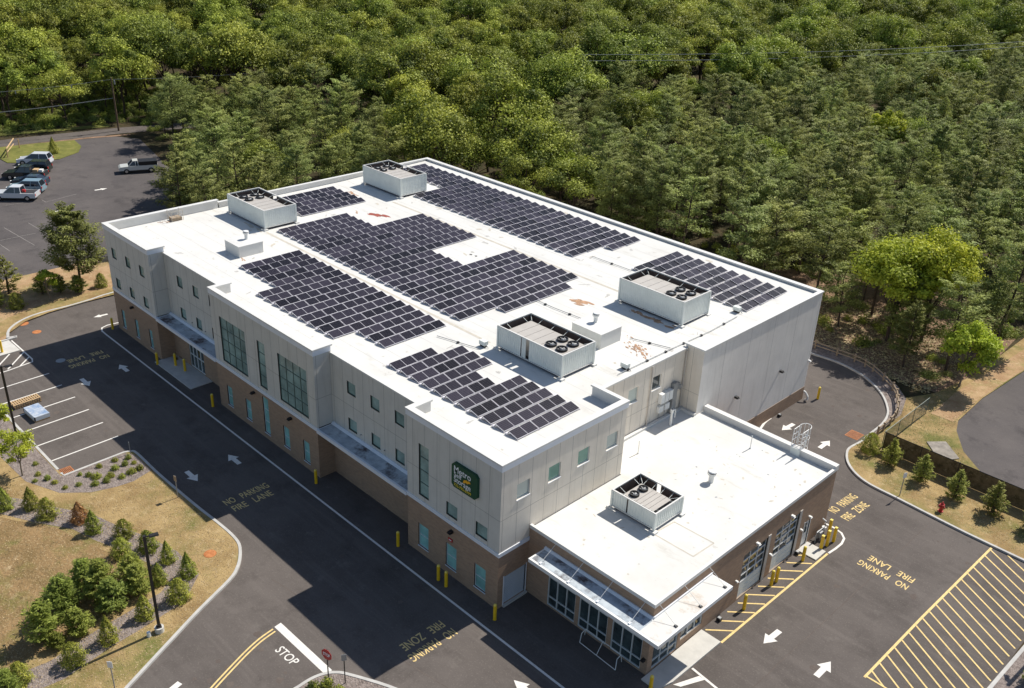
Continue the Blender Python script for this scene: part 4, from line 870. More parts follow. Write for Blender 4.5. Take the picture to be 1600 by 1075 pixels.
# electrical gear on the tan wall
eg = empty('meter_cabinet', (XW_, 20.3, 6.6), 'grey and white electrical boxes fixed on the tan wall above the office roof', 'meter boxes')
a_ = MB(); a_.box(.02, .32, .45, .95, -1.3, 1.35, 'grey_metal'); a_.build('riser_box', eg)
for k in range(3): a_ = MB(); a_.box(.02, .35, -1.05+k*.5, -.62+k*.5, .15, .95, 'white_metal'); a_.build('meter_box', eg)
for k in range(2): a_ = MB(); a_.box(.02, .28, -1.1+k*.75, -.55+k*.75, -.65, -.12, 'white_metal'); a_.tube((.12, -.9+k*.75, -.65), (.12, -.9+k*.75, -1.3), .03, .03, 'grey_metal', 6); a_.build('meter_box', eg)
a_ = MB(); a_.tube((.02, 1.45, .75), (.22, 1.45, .75), .22, .22, 'grey_metal', 12); a_.box(.02, .2, 1.15, 1.35, .6, 1.15, 'grey_metal'); a_.build('meter', eg)
# conduits running over the roof
def conduit(pts, lab, dots=1.6):
    z_ = .09; t = MB(); P3 = [(x, y, deck(y)+z_ if isinstance(x, (int, float)) else 0) for x, y in pts]; t.path(P3, .028, 'grey_metal', 5)
    for a1, b1 in zip(P3, P3[1:]):
        L = math.dist(a1, b1); n = max(1, int(L/dots))
        for i in range(n):
            q = [a1[k]+(b1[k]-a1[k])*(i+.5)/n for k in range(3)]; t.box(q[0]-.09, q[0]+.09, q[1]-.09, q[1]+.09, q[2]-z_, q[2]+.035, 'black')
    tag(t.build('roof_conduit'), lab, 'conduit', 'thin conduits across the main roof')
conduit([(-20.3, 31.4), (-15.6, 31.5)], 'thin conduit on black blocks between the two rear solar arrays', 2.4)
conduit([(-3.75, 15.2), (-3.72, 22), (-3.62, 26.5), (-3.7, 30.5)], 'thin conduit on black blocks along the right edge of the roof', 2.2)
conduit([(-16.8, 20.2), (-14.6, 20.2), (-11.5, 20.4)], 'short conduit running from the middle solar array toward the right plinth', 1.8)
conduit([(-7.0, 20.6), (-3.9, 21.6)], 'short conduit between the right plinth and the roof edge', 2)
conduit([(-16.9, 9.4), (-13.2, 10.4)], 'short conduit behind the near-bay solar array', 2)
for x, y, lab in ((-4.3, 31.3, 'white junction box at the front corner of the ten-row solar array'), (-4.05, 16.4, 'white junction box at the roof edge above the meter boxes'), (-13.4, 11.0, 'grey junction box between the near-bay array and the middle front cooling unit')):
    a_ = MB(); a_.box(-.3, .3, -.2, .2, .18, .5, 'screen'); a_.box(-.25, .25, -.12, .12, 0, .18, 'black'); a_.tube((.3, 0, .25), (.55, 0, .05), .03, .03, 'grey_metal', 6); o = a_.build('junction_box'); o.location = (x, y, deck(y)); tag(o, lab, 'junction box')

# ================================================================ STREET THINGS
def bollard_root(loc, lab, h=1.22, r=.115, sq=False, grp='yellow bollards round the building'):
    t = empty('bollard', loc, lab, 'bollard', grp)
    a_ = MB()
    if sq: a_.box(-r, r, -r, r, 0, h, 'bollard'); a_.build('post', t)
    else: a_.tube((0, 0, 0), (0, 0, h-.06), r, r, 'bollard', 14); a_.build('post', t)
    a_ = MB()
    if sq: a_.box(-r-.005, r+.005, -r-.005, r+.005, h, h+.06, 'bollard_top')
    else: a_.tube((0, 0, h-.06), (0, 0, h-.01), r, r*.85, 'bollard_top', 14, False); a_.tube((0, 0, h-.01), (0, 0, h+.03), r*.85, r*.4, 'bollard_top', 14)
    a_.build('cap', t); return t
BL = [((-54.75, -.6, 0), 'yellow bollard at the far left corner of the storage building'), ((-44.91, -.73, 0), 'yellow bollard beside the end of the left bay, left of the entrance pad'),
 ((-43.52, .36, .08), 'yellow bollard on the entrance pad, left of two before the entrance doors'), ((-41.98, .5, .08), 'yellow bollard on the entrance pad, right of two before the entrance doors'), ((-34.67, -.74, 0), 'yellow bollard at the left corner of the middle bay'),
 ((-19.25, -.63, 0), 'yellow bollard at the right corner of the middle bay'), ((-9.21, -.68, 0), 'yellow bollard at the left corner of the near bay'), ((-4.66, -.9, 0), 'left one of the bollard pair in front of the near bay'),
 ((-3.84, -.94, 0), 'right one of the bollard pair in front of the near bay'), ((.56, -.71, 0), 'yellow bollard at the near corner of the three-storey block, by the white roller door'), ((10.9, 1.9, 0), 'yellow bollard at the bottom edge below the office corner, cut by the frame'),
 ((10.74, 11.93, 0), 'yellow bollard at the left jamb of the first glazed garage door'), ((10.67, 15.35, 0), 'front one of the bollard pair between the garage doors'), ((10.72, 15.9, 0), 'rear one of the bollard pair between the garage doors'),
 ((10.79, 19.26, 0), 'yellow bollard right of the second glazed garage door'), ((-.3, 41.2, 0), 'lone yellow bollard at the far rear corner of the building'), ((-56.3, -10.5, .06), 'yellow bollard on the concrete pad at the left edge')]
b0 = bollard_root(*BL[0][:1], BL[0][1])
for p, lab in BL[1:]:
    c = copy_tree(b0); c.location = p; c['label'] = lab
s0 = bollard_root((11.0, 21.4, .03), 'shorter square yellow post nearest the side door, one of four round the gas meter', 1.1, .09, True, 'square yellow posts round the gas meter')
for p, lab, sc_ in (((11.1, 22.07, 0), 'second square yellow post from the side door at the gas meter', 1.15), ((11.2, 22.85, 0), 'square yellow post farthest right at the gas meter', 1.1), ((10.6, 23.2, 0), 'tallest looking square yellow post at the building corner behind the others', 1.25)):
    c = copy_tree(s0); c.location = p; c['label'] = lab; c.scale = (1, 1, sc_)
gm = empty('gas_meter', (10.35, 22.3, 0), 'grey gas meter and pipework on the office wall behind the square yellow posts', 'gas meter')
a_ = MB(); a_.tube((0, .6, 0), (0, .6, 1.3), .035, .035, 'grey_metal'); a_.path([(0, .6, 1.3), (-.3, .6, 1.4)], .05, 'white_metal'); a_.path([(0, .3, 0), (0, .3, .9), (0, -.6, .9), (0, -.6, 0)], .04, 'grey_metal'); a_.path([(0, -.3, .9), (0, -.3, .3), (-.3, -.3, .3)], .04, 'grey_metal'); a_.build('pipework', gm)
a_ = MB(); a_.box(-.15, .15, -.25, .15, .3, .75, 'grey_metal'); a_.build('meter', gm)
a_ = MB(); a_.tube((-.05, .6, .6), (-.05, .6, .8), .16, .16, 'white_metal', 12); a_.build('regulator', gm)
# light poles
def light_pole(loc, lab, H, rot=0, base=True):
    t = empty('light_pole', loc, lab, 'lamp post', 'black car park light poles', rot)
    if base:
        a_ = MB(); a_.tube((0, 0, -.1), (0, 0, .35), .28, .28, 'concrete', 18); a_.build('concrete_base', t)
    a_ = MB(); a_.box(-.085, .085, -.085, .085, .35 if base else 0, H, 'pole'); a_.box(-.15, .15, -.15, .15, .352, .42, 'pole'); a_.build('pole', t)
    a_ = MB(); a_.box(.086, .3, -.03, .03, H-.12, H-.06, 'pole'); a_.hexa([(.25, -.16, H-.14), (.8, -.16, H-.14), (.8, .16, H-.14), (.25, .16, H-.14), (.28, -.12, H-.06), (.76, -.12, H-.06), (.76, .12, H-.06), (.28, .12, H-.06)], 'pole'); a_.build('lamp_head', t); return t
light_pole((-12.3, -16.6, .12), 'tall black light pole on a white round concrete foot, in the dry grass', 7.2, rad(75))
light_pole((-39.55, -15.1, .12), 'tall black light pole behind the young leafy tree beside the parking bays', 6.75, rad(80))
light_pole((25.6, 24.2, .12), 'tall black light pole just outside the right edge of the photo, shading the mulch', 7.4, rad(120))
a_ = MB(); a_.tube((-12.35, -17.25, .12), (-12.35, -17.25, .42), .14, .12, 'white_metal', 12); tag(a_.build('cleanout_cap'), 'small white pipe cap at the foot of the tall pole', 'pipe cap')
# sign posts
def sign_post(loc, lab, H, w_, h_, rot, m, post='grey_metal', txt=None, octa=False):
    t = empty('sign_post', loc, lab, 'sign', None, rot)
    a_ = MB(); a_.box(-.03, .03, -.02, .02, -.1, H, post); a_.build('post', t)
    a_ = MB()
    if octa:
        n = 8; P_ = [(w_/2*math.cos(math.pi/8+i*math.pi/4)/math.cos(math.pi/8), H-h_/2+w_/2*math.sin(math.pi/8+i*math.pi/4)/math.cos(math.pi/8)) for i in range(8)]
        a_.v += [(x, -.04, z_) for x, z_ in P_]+[(x, -.025, z_) for x, z_ in P_]
        a_.f += [tuple(range(8)), tuple(range(8, 16))[::-1]]; a_.m += [a_.mi(m), a_.mi('grey_metal')]
        for i in range(8): a_.f.append((i, (i+1) % 8, 8+(i+1) % 8, 8+i)); a_.m.append(a_.mi(m))
    else: a_.box(-w_/2, w_/2, -.04, -.022, H-h_, H, m)
    o = a_.build('sign_plate', t)
    if txt:
        a_ = MB(); lettering(a_, txt, (-w_*.36, -.046, H-h_/2-.1), (w_*.72, 0, 0), (0, 0, .22), 'letter_white', .03); a_.build('lettering', o)
    return t
sign_post((-2.24, -11.3, .12), 'red octagonal stop sign on a thin post at the kerb corner', 2.3, .72, .72, rad(14), 'red', 'black', 'STOP', True)
sign_post((-1.38, -10.75, .12), 'thin dark sign post with a narrow plate seen edge-on, beside the stop sign', 2.2, .3, .45, rad(62), 'grey_metal', 'black')
sign_post((-24.24, -9.3, .12), 'small pale sign on a thin post at the kerb beside the mulch bed', 1.9, .3, .45, rad(10), 'wood_old')
sign_post((-9.82, -20.5, .12), 'small white sign on a thin post at the bottom left kerb', 2.0, .3, .45, rad(40), 'white_metal')
sign_post((11.89, 31.95, .12), 'small sign on a thin post on the dry grass near the red hydrant', 2.1, .32, .45, rad(60), 'white_metal')
sign_post((-32.0, -9.3, .12), 'thin bare marker post at the corner of the mulch bed', 1.1, .05, .1, 0, 'grey_metal')
# hydrant
hy = empty('fire_hydrant', (14.96, 32.3, .12), 'red fire hydrant on the dry grass beside the right kerb', 'hydrant')
a_ = MB(); a_.tube((0, 0, 0), (0, 0, .08), .2, .2, 'red', 14); a_.tube((0, 0, .08), (0, 0, .62), .14, .13, 'red', 14); a_.tube((0, 0, .62), (0, 0, .66), .18, .18, 'red', 14); a_.tube((0, 0, .66), (0, 0, .82), .15, .05, 'red', 14); a_.tube((0, 0, .8), (0, 0, .9), .035, .035, 'red', 6); a_.build('barrel', hy)
for d in ((1, 0), (-1, 0), (0, -1)): a_ = MB(); a_.tube((0, 0, .45), (.24*d[0], .24*d[1], .45), .075, .075, 'red', 10); a_.build('nozzle', hy)
# covers and grates
def disc(loc, r, lab, m='rust'):
    a_ = MB(); a_.tube((0, 0, 0), (0, 0, .02), r, r, m, 24); a_.tube((0, 0, .02), (0, 0, .028), r*.82, r*.8, m, 24); o = a_.build('manhole_cover'); o.location = loc; tag(o, lab, 'manhole cover', 'manhole covers')
disc((-61.5, -6.75, 0), .52, 'rusty manhole cover nearest the kerb bend at the left'); disc((-58.76, -6.45, 0), .42, 'smaller rusty manhole cover on the sunlit drive at the left'); disc((-51.3, -7.1, 0), .42, 'dark manhole cover in the shadow beside the painted lettering', 'grey_metal'); disc((-16.88, -10.75, .12), .42, 'orange rusty manhole cover in the dry grass inside the kerb bend')
def grate(x0, x1, y0, y1, lab, bars=9):
    a_ = MB(); a_.box(x0, x1, y0, y1, -.03, .013, 'rust')
    for i in range(bars): y = y0+(y1-y0)*(i+.25)/bars; a_.box(x0+.06, x1-.06, y, y+(y1-y0)/bars*.5, .013, .022, 'dark' if 0 else 'rust')
    a_.box(x0+.05, x1-.05, y0+.05, y1-.05, .0131, .0135, 'dark'); tag(a_.build('drain_grate'), lab, 'drain', 'drain grates')
grate(4.5, 5.65, 37.2, 38.5, 'rusty drain grate at the kerb of the right turning area'); grate(-33.6, -32.5, -14.4, -13.4, 'orange rusty drain grate in the corner of the parking bays')
# bike rack
br = MB(); q = [(5.6, 1.85), (8.4, 1.72)]
br.path([(5.55, 1.75, .06), (8.5, 1.62, .06)], .025, 'white_metal'); br.path([(5.5, 2.3, .75), (8.35, 2.25, .75)], .025, 'white_metal')
br.path([(5.55, 1.75, .06), (5.45, 2.0, .55), (5.5, 2.3, .75), (5.3, 2.5, .02)], .025, 'white_metal'); br.path([(8.5, 1.62, .06), (8.3, 1.95, .55), (8.35, 2.25, .75), (8.3, 2.45, .02)], .025, 'white_metal'); br.path([(6.95, 1.7, .06), (6.9, 2.28, .75)], .02, 'white_metal')
tag(br.build('bicycle_rack'), 'thin white tubular bicycle rack in the shade before the office windows', 'bicycle rack')
# pallets
pl = empty('wooden_pallets', (-45.25, -12.35, 0), 'stack of pale wooden pallets across a parking bay', 'pallets', None, rad(92))
for k in range(3):
    a_ = MB(); z0 = k*.15
    for y in (-.42, 0, .38): a_.box(-1.1, 1.1, y, y+.09, z0, z0+.1, 'wood_old')
    for i in range(12): x = -1.1+i*.19; a_.box(x, x+.1, -.45, .5, z0+.1, z0+.125, 'wood')
    a_.build('pallet', pl)
pk = empty('wrapped_stack', (-42.75, -12.4, 0), 'blue and silver plastic-wrapped stack of flat packs on a pallet in a parking bay', 'stacked goods', None, rad(2))
M['pack_blue'] = mat('blue silver packs', (0.22, 0.32, 0.50), 0.25, col2=(0.62, 0.64, 0.66), scale=1.6)
a_ = MB(); a_.box(-1.1, 1.1, -.6, .6, 0, .14, 'wood'); a_.build('pallet', pk)
a_ = MB(); a_.box(-1.12, 1.12, -.62, .62, .14, .5, 'door_white'); a_.box(-1.14, -1.05, -.64, -.55, .14, .5, 'black'); a_.box(1.05, 1.14, -.64, -.55, .14, .5, 'black'); a_.build('packs', pk)
a_ = MB()
for i in range(8): a_.box(-1.1+i*.28, -.86+i*.28, -.6, .6, .503, .515, 'pack_blue')
a_.build('top_sheet', pk)
# loose coil and floodlight on the ground near the office
a_ = MB(); a_.box(-.14, .14, -.14, .14, 0, .22, 'black'); a_.box(-.1, .1, -.1, .1, .22, .27, 'grey_metal'); o = a_.build('splash_box'); o.location = (10.25, 9.85, 0); tag(o, 'small black downspout box on the asphalt beside the office wall', 'drain box', 'black drain boxes at wall feet')
o2 = o.copy(); C.objects.link(o2); o2.location = (-.95, 35.6, 0); o2['label'] = 'small black drain box at the foot of the far brick base'
o2 = o.copy(); C.objects.link(o2); o2.location = (10.15, 19.6, 0); o2['label'] = 'small black drain box between the garage door and the side door'
o2 = o.copy(); C.objects.link(o2); o2.location = (-44.6, .9, .08); o2['label'] = 'small black mat box in the corner of the entrance pad'

# fences
def panel_fence(pts, H, lab, slat, name='fence', step=3.1):
    t = empty(name, (*pts[0], .1), lab, 'fence'); ox, oy = pts[0]
    pm = MB(); rl = MB(); posts = []
    for (x0, y0), (x1, y1) in zip(pts, pts[1:]):
        L = math.dist((x0, y0), (x1, y1)); n = max(1, round(L/step)); d = ((x1-x0)/L, (y1-y0)/L); nn = (-d[1], d[0])
        e = .02
        pm.hexa([(x0-nn[0]*e-ox, y0-nn[1]*e-oy, .05), (x1-nn[0]*e-ox, y1-nn[1]*e-oy, .05), (x1+nn[0]*e-ox, y1+nn[1]*e-oy, .05), (x0+nn[0]*e-ox, y0+nn[1]*e-oy, .05), (x0-nn[0]*e-ox, y0-nn[1]*e-oy, H-.03), (x1-nn[0]*e-ox, y1-nn[1]*e-oy, H-.03), (x1+nn[0]*e-ox, y1+nn[1]*e-oy, H-.03), (x0+nn[0]*e-ox, y0+nn[1]*e-oy, H-.03)], slat)
        rl.tube((x0-ox, y0-oy, H), (x1-ox, y1-oy, H), .03, .03, 'black', 6)
        for i in range(n+1):
            p = (x0+(x1-x0)*i/n-ox, y0+(y1-y0)*i/n-oy)
            if p not in posts: posts.append(p)
    pm.build('screen_panel', t); rl.build('top_rail', t)
    for p in posts: a_ = MB(); a_.tube((*p, -.1), (*p, H+.06), .04, .04, 'black', 8); a_.build('post', t)
    return t
panel_fence([(7.9, 37.2), (14, 37.25), (20.5, 37.3), (34, 37.3)], 1.75, 'brown mesh-screened fence between the row of small evergreens and the neighbouring car park', 'fence_slat')
def mesh_fence(pts, H, lab, m='frame_dark', step=2.6):
    t = empty('chain_link_fence', (*pts[0], .1), lab, 'fence', 'see-through chain link fences'); ox, oy = pts[0]; w_ = MB()
    for (x0, y0), (x1, y1) in zip(pts, pts[1:]):
        L = math.dist((x0, y0), (x1, y1)); n = int(L/.14)
        hh = int(H/.14)
        for i in range(-hh, n):
            a0, b0_ = max(0, -i), min(hh, n-i)
            if b0_ <= a0: continue
            for s in (1, -1):
                za, zb_ = (a0, b0_) if s == 1 else (hh-a0, hh-b0_)
                q0 = (x0+(x1-x0)*(i+a0)/n-ox, y0+(y1-y0)*(i+a0)/n-oy, za*.14); q1 = (x0+(x1-x0)*(i+b0_)/n-ox, y0+(y1-y0)*(i+b0_)/n-oy, zb_*.14)
                w_.tube(q0, q1, .007, .007, m, 3, False)
    w_.build('wire_mesh', t)
    r = MB()
    for (x0, y0), (x1, y1) in zip(pts, pts[1:]): r.tube((x0-ox, y0-oy, H), (x1-ox, y1-oy, H), .025, .025, m, 6)
    r.build('top_rail', t)
    for (x0, y0), (x1, y1) in zip(pts, pts[1:]):
        L = math.dist((x0, y0), (x1, y1)); n = max(1, round(L/step))
        for i in range(n+1): a_ = MB(); p = (x0+(x1-x0)*i/n-ox, y0+(y1-y0)*i/n-oy); a_.tube((*p, 0), (*p, H+.05), .03, .03, m, 6); a_.build('post', t)
    return t
mesh_fence([(7.75, 37.3), (7.72, 46.0)], 1.7, 'green chain link fence running back into the trees from the screened fence')
# timber guard rail round the turning area
gr = empty('guard_rail', (-6, 50.3, .1), 'weathered timber post and rail barrier curving round the right turning area', 'guard rail')
GP = spline([(-20, 50.2), (-12, 50.25), (-5.95, 50.33), (-1.76, 50.6), (0.49, 50.0), (3.52, 47.8), (4.9, 45.88), (5.9, 43.6), (6.3, 41.4), (6.35, 39)], 2)
GP = [(x+.15, y) for x, y in GP]
for z_ in (.75, .4):
    a_ = MB()
    for p, q in zip(GP, GP[1:]): a_.tube((p[0]+6, p[1]-50.3, z_), (q[0]+6, q[1]-50.3, z_), .065, .065, 'wood_old', 6)
    a_.build('rail', gr)
for p in GP[::1]: a_ = MB(); a_.box(p[0]+6-.08, p[0]+6+.08, p[1]-50.3+.06, p[1]-50.3+.2, -.1, .9, 'wood_old'); a_.build('post', gr)
# barrier rail and utility pole near the far road
rl = MB(); rl.path([(-122.9, 13.3, .1), (-122.9, 13.3, 1.4), (-128.5, 16.3, 1.4)], .1, 'wood', 6); rl.tube((-127.3, 16.6, .1), (-127.3, 16.6, 1.5), .1, .1, 'wood', 6); rl.path([(-122.9, 13.3, .85), (-127.3, 15.8, .85)], .08, 'wood', 6)
tag(rl.build('barrier_rail'), 'pale wooden barrier rail on the grass island by the far road', 'barrier')
up0 = empty('utility_pole', (-129.2, 33.6, 0), 'brown wooden utility pole beside the far road', 'utility pole')
a_ = MB(); a_.tube((0, 0, 0), (0, 0, 9.0), .17, .12, 'wood_pole', 10); a_.build('pole', up0)
a_ = MB(); a_.tube((.4, .3, 7.9), (.4, .3, 8.6), .12, .12, 'grey_metal', 10); a_.build('insulator', up0)
def wire(p, q, sag, lab, r=.035, drops=()):
    t = MB(); P = [tuple(Vector(p).lerp(Vector(q), i/20)-Vector((0, 0, sag*4*(i/20)*(1-i/20)))) for i in range(21)]; t.path(P, r, 'grey_metal', 4)
    for i in drops: t.box(P[i][0]-.07, P[i][0]+.07, P[i][1]-.07, P[i][1]+.07, P[i][2]-.5, P[i][2], 'grey_metal')
    tag(t.build('overhead_wire'), lab, 'wire', 'overhead wires along the wood')
wire((-129.2, 33.6, 8.7), (-137, -8, 9.3), 1.0, 'upper overhead wire with hanging spacers left of the utility pole', .03, (3, 5, 7, 10, 13)); wire((-129.2, 33.6, 5.6), (-137, -8, 5.6), .8, 'lower thick overhead cable left of the utility pole', .06); wire((-129.2, 33.6, 8.7), (-118, 78, 9.5), .8, 'overhead wire running right from the utility pole behind the pines', .03)
for k, (zz, lab) in enumerate(((13.4, 'upper overhead wire glinting above the far pines at the right'), (12.3, 'lower overhead wire glinting above the far pines at the right'))): wire((-84, 100, zz), (-40, 207, zz), .9, lab, .05)

# ================================================================ VEHICLES
def extr(mb, prof, y0, y1, m, inset_top=0.0, ztop=None):
    """side profile (x,z) swept across the width, pulled in towards the roof"""
    n = len(prof)
    def yy(z_, s): 
        k = 0 if ztop is None else max(0, min(1, (z_-ztop[0])/(ztop[1]-ztop[0])))
        return s-(inset_top*k if s > 0 else -inset_top*k)
    b = len(mb.v); mb.v += [(x, yy(z_, y0), z_) for x, z_ in prof]+[(x, yy(z_, y1), z_) for x, z_ in prof]
    mb.f.append(tuple(b+i for i in reversed(range(n)))); mb.f.append(tuple(b+n+i for i in range(n))); mb.m += [mb.mi(m)]*2
    for i in range(n): j = (i+1) % n; mb.f.append((b+i, b+j, b+n+j, b+n+i)); mb.m.append(mb.mi(m))
def car(kind, loc, ang, color, lab, name, cat, extra=None):
    mk = 'paint_'+kind+str(len(M)); M[mk] = mat('car paint '+str(len(M)), color, 0.25, coat=0.6)
    t = empty(name, loc, lab, cat, 'vehicles in the far car park', ang)
    b = MB()
    if kind == 'pickup':
        L = 2.95; bodyp = [(-L, .55), (-L, 1.08), (-1.0, 1.1), (1.15, 1.12), (1.3, 1.1), (2.7, 1.0), (2.95, .85), (2.95, .45), (-2.9, .45)]
        extr(b, bodyp, -.98, .98, mk); cabp = [(-1.05, 1.08), (-.95, 1.82), (.35, 1.85), (1.15, 1.12)]
    elif kind == 'single':
        L = 2.75; bodyp = [(-L, .6), (-L, 1.12), (.1, 1.14), (1.3, 1.12), (2.5, 1.05), (2.75, .9), (2.75, .5), (-2.7, .5)]
        extr(b, bodyp, -.95, .95, mk); cabp = [(.0, 1.12), (.05, 1.78), (.7, 1.8), (1.4, 1.12)]
    else:
        L = 2.4; bodyp = [(-L, .5), (-L+.05, 1.05), (1.15, 1.02), (2.2, .88), (2.4, .7), (2.4, .35), (-L, .35)]
        top = 1.72 if kind == 'suv' else 1.45
        extr(b, bodyp, -.93, .93, mk); cabp = [(-2.3, 1.04), (-2.0, top), (.1, top), (1.2, 1.02)] if kind == 'suv' else [(-1.9, 1.02), (-1.2, top), (.1, top), (1.15, 1.0)]
    b.build('body', t)
    zt = max(p[1] for p in cabp); zb = 1.05
    g_ = MB(); extr(g_, cabp, -.88, .88, 'car_glass', .2, (zb, zt)); g_.build('windows', t)
    r = MB(); xs = [p[0] for p in cabp if p[1] > zt-.1]
    r.box(min(xs)-.04, max(xs)+.04, -.69, .69, zt-.04, zt+.03, mk)
    for s in (-1, 1):
        for p_, q_ in ((cabp[0], cabp[1]), (cabp[3], cabp[2])): r.tube((p_[0], s*.87, p_[1]), (q_[0], s*.69, q_[1]), .05, .05, mk, 5)
        xm = (cabp[1][0]+cabp[2][0])/2; r.tube((xm, s*.88, zb), (xm, s*.69, zt), .04, .04, mk, 5)
    r.build('roof', t)
    if kind in ('pickup', 'single'):
        d = MB(); x1 = cabp[0][0]-.1; zd = 1.125 if kind == 'pickup' else 1.155; d.box(-L+.12, x1, -.8, .8, zd-.02, zd, 'dark'); 
        d.box(-L, -L+.1, -.9, .9, zd-.02, zd+.04, mk); d.build('load_bed', t)
        if extra == 'load':
            d = MB(); d.box(-1.9, -1.2, -.5, .4, zd, zd+.28, 'wood'); d.box(-2.6, -2.1, -.2, .5, zd, zd+.3, 'white_metal'); d.build('load', t)
        if extra == 'red':
            d = MB(); d.box(-1.5, -1.15, .1, .5, zd, zd+.32, 'red'); d.build('load', t)
        if extra == 'cover':
            d = MB(); d.box(-L+.05, x1, -.93, .93, zd+.02, zd+.55, 'black'); d.build('load_cover', t)
    for sx in (L*.63, -L*.62):
        for s in (-1, 1):
            wv = MB(); wv.tube((sx, s*.78, .38), (sx, s*.99, .38), .38, .38, 'tire', 18); o = wv.build('wheel', t)
            wv = MB(); wv.tube((sx, s*.985, .38), (sx, s*1.0, .38), .22, .2, 'rim', 12); wv.build('rim', o)
    for s in (-1, 1):
        hd = MB(); hd.box(L-.12, L+.01, s*.75-.16, s*.75+.16, .72, .86, 'white_metal'); hd.build('headlight', t)
        hd = MB(); hd.box(-L-.015, -L+.05, s*.82-.1, s*.82+.1, .75, 1.02, 'red'); hd.build('tail_light', t)
    return t
HA = math.atan2(-.76, -.65)
car('pickup', (-101.8, 7.0, 0), HA, (.62, .63, .65), 'white crew-cab pickup truck with something red in its bed, nearest of the parked row', 'pickup_truck', 'pickup truck', 'red')
car('suv', (-104.2, 9.3, 0), HA, (.20, .30, .36), 'light blue station wagon parked directly behind the white pickup', 'parked_car', 'car')
car('sedan', (-106.9, 10.8, 0), HA, (.02, .035, .06), 'dark blue saloon car third in the parked row', 'parked_car', 'car')
car('pickup', (-110.6, 11.5, 0), HA, (.012, .018, .02), 'black pickup truck with pale goods in its bed, mid row', 'pickup_truck', 'pickup truck', 'load')
car('suv', (-113.2, 13.6, 0), HA, (.015, .022, .018), 'very dark green off-road car beyond the black pickup', 'parked_car', 'car')
car('suv', (-117.2, 15.3, 0), HA, (.65, .68, .74), 'white sport utility car at the far end of the row beside the grass', 'parked_car', 'car')
car('single', (-104.4, 25.5, 0), math.atan2(-.93, -.36), (.60, .60, .57), 'silver two-door pickup truck parked alone by the trees with a black bed cover', 'pickup_truck', 'pickup truck', 'cover')
# ================================================================ FOLIAGE
def leaf_mesh(name, cen, nrm, size, asp, tone, matname, rng, axis=None):
    """many small leaf faces: centres, facing directions, sizes, aspect ratios"""
    n = len(cen); nrm = nrm/np.linalg.norm(nrm, axis=1, keepdims=True)
    if axis is None: axis = rng.normal(size=(n, 3))
    a = axis-nrm*np.sum(axis*nrm, 1, keepdims=True); a /= np.linalg.norm(a, axis=1, keepdims=True)+1e-9
    b = np.cross(nrm, a); hs = (size*.5)[:, None]; wb = (size*.5*asp)[:, None]
    V = np.stack([cen-a*hs, cen+b*wb-a*hs*.1, cen+a*hs, cen-b*wb-a*hs*.1], 1).reshape(-1, 3)
    me = bpy.data.meshes.new(name); me.vertices.add(4*n); me.vertices.foreach_set('co', V.astype(np.float32).ravel())
    me.loops.add(4*n); me.loops.foreach_set('vertex_index', np.arange(4*n, dtype=np.int32)); me.polygons.add(n)
    me.polygons.foreach_set('loop_start', np.arange(0, 4*n, 4, dtype=np.int32))
    me.polygons.foreach_set('loop_total', np.full(n, 4, dtype=np.int32))
    at = me.attributes.new('tone', 'FLOAT', 'FACE'); at.data.foreach_set('value', np.clip(tone, 0, 1).astype(np.float32))
    me.materials.append(M[matname]); me.update(calc_edges=True); me.validate(); return me
def trunk_mesh(H, r, limbs, m='bark', rng=None, lean=0.02):
    t = MB(); segs = 5; p = Vector((0, 0, -.3)); P = [p]
    for i in range(1, segs+1): P.append(Vector((rng.normal()*lean*H, rng.normal()*lean*H, H*i/segs)))
    for i in range(segs): t.tube(P[i], P[i+1], r*(1-.8*i/segs), r*(1-.8*(i+1)/segs), m, 7, False)
    for a_, b_, rr in limbs: t.tube(a_, b_, rr, rr*.4, m, 5, False)
    return t.mesh('trunk')
def decid(seed, H=11.0, R=4.2, nl=30, leaves=170, ls=.42, m='leaf_decid', low=.30):
    rng = np.random.default_rng(seed); cen = []; nr = []; tn = []; limbs = []
    zc = H*(.5+low/2); hz = H*(1-low)/2
    for k in range(nl):
        d = rng.normal(size=3); d /= np.linalg.norm(d); d[2] = abs(d[2])*.95-.25 if rng.random() < .85 else d[2]
        d /= np.linalg.norm(d); f = rng.uniform(.55, .9)
        c = np.array([d[0]*R*f, d[1]*R*f, zc+d[2]*hz*f+rng.normal()*.2]); lr = rng.uniform(.55, 1.5)*R/4.2*1.15
        q = rng.normal(size=(leaves, 3)); q /= np.linalg.norm(q, axis=1, keepdims=True); q[:, 2] = np.where(q[:, 2] < -.35, -q[:, 2], q[:, 2])
        rr = lr*rng.uniform(.45, 1.2, (leaves, 1))*(1+.22*np.sin(q[:, :1]*5+q[:, 1:2]*4+k)); cc = c+q*rr*np.array([1, 1, .78])
        cen.append(cc); nr.append(q*.9+rng.normal(size=q.shape)*.55+np.array([0, 0, .35])); tn.append(np.full(leaves, rng.uniform(.1, .85))+rng.normal(size=leaves)*.2)
        limbs.append(((0, 0, H*rng.uniform(.25, .6)), tuple(c), .09))
    cen = np.concatenate(cen); nr = np.concatenate(nr); tn = np.concatenate(tn)
    me = leaf_mesh('crown', cen, nr, rng.uniform(.6, 1.25, len(cen))*ls, rng.uniform(.5, .9, len(cen)), tn, m, rng)
    return me, trunk_mesh(H*.8, .017*H, [(a_, b_, r_*H/11) for a_, b_, r_ in limbs[:16]], 'bark' if H > 8 else 'bark_pale', rng)
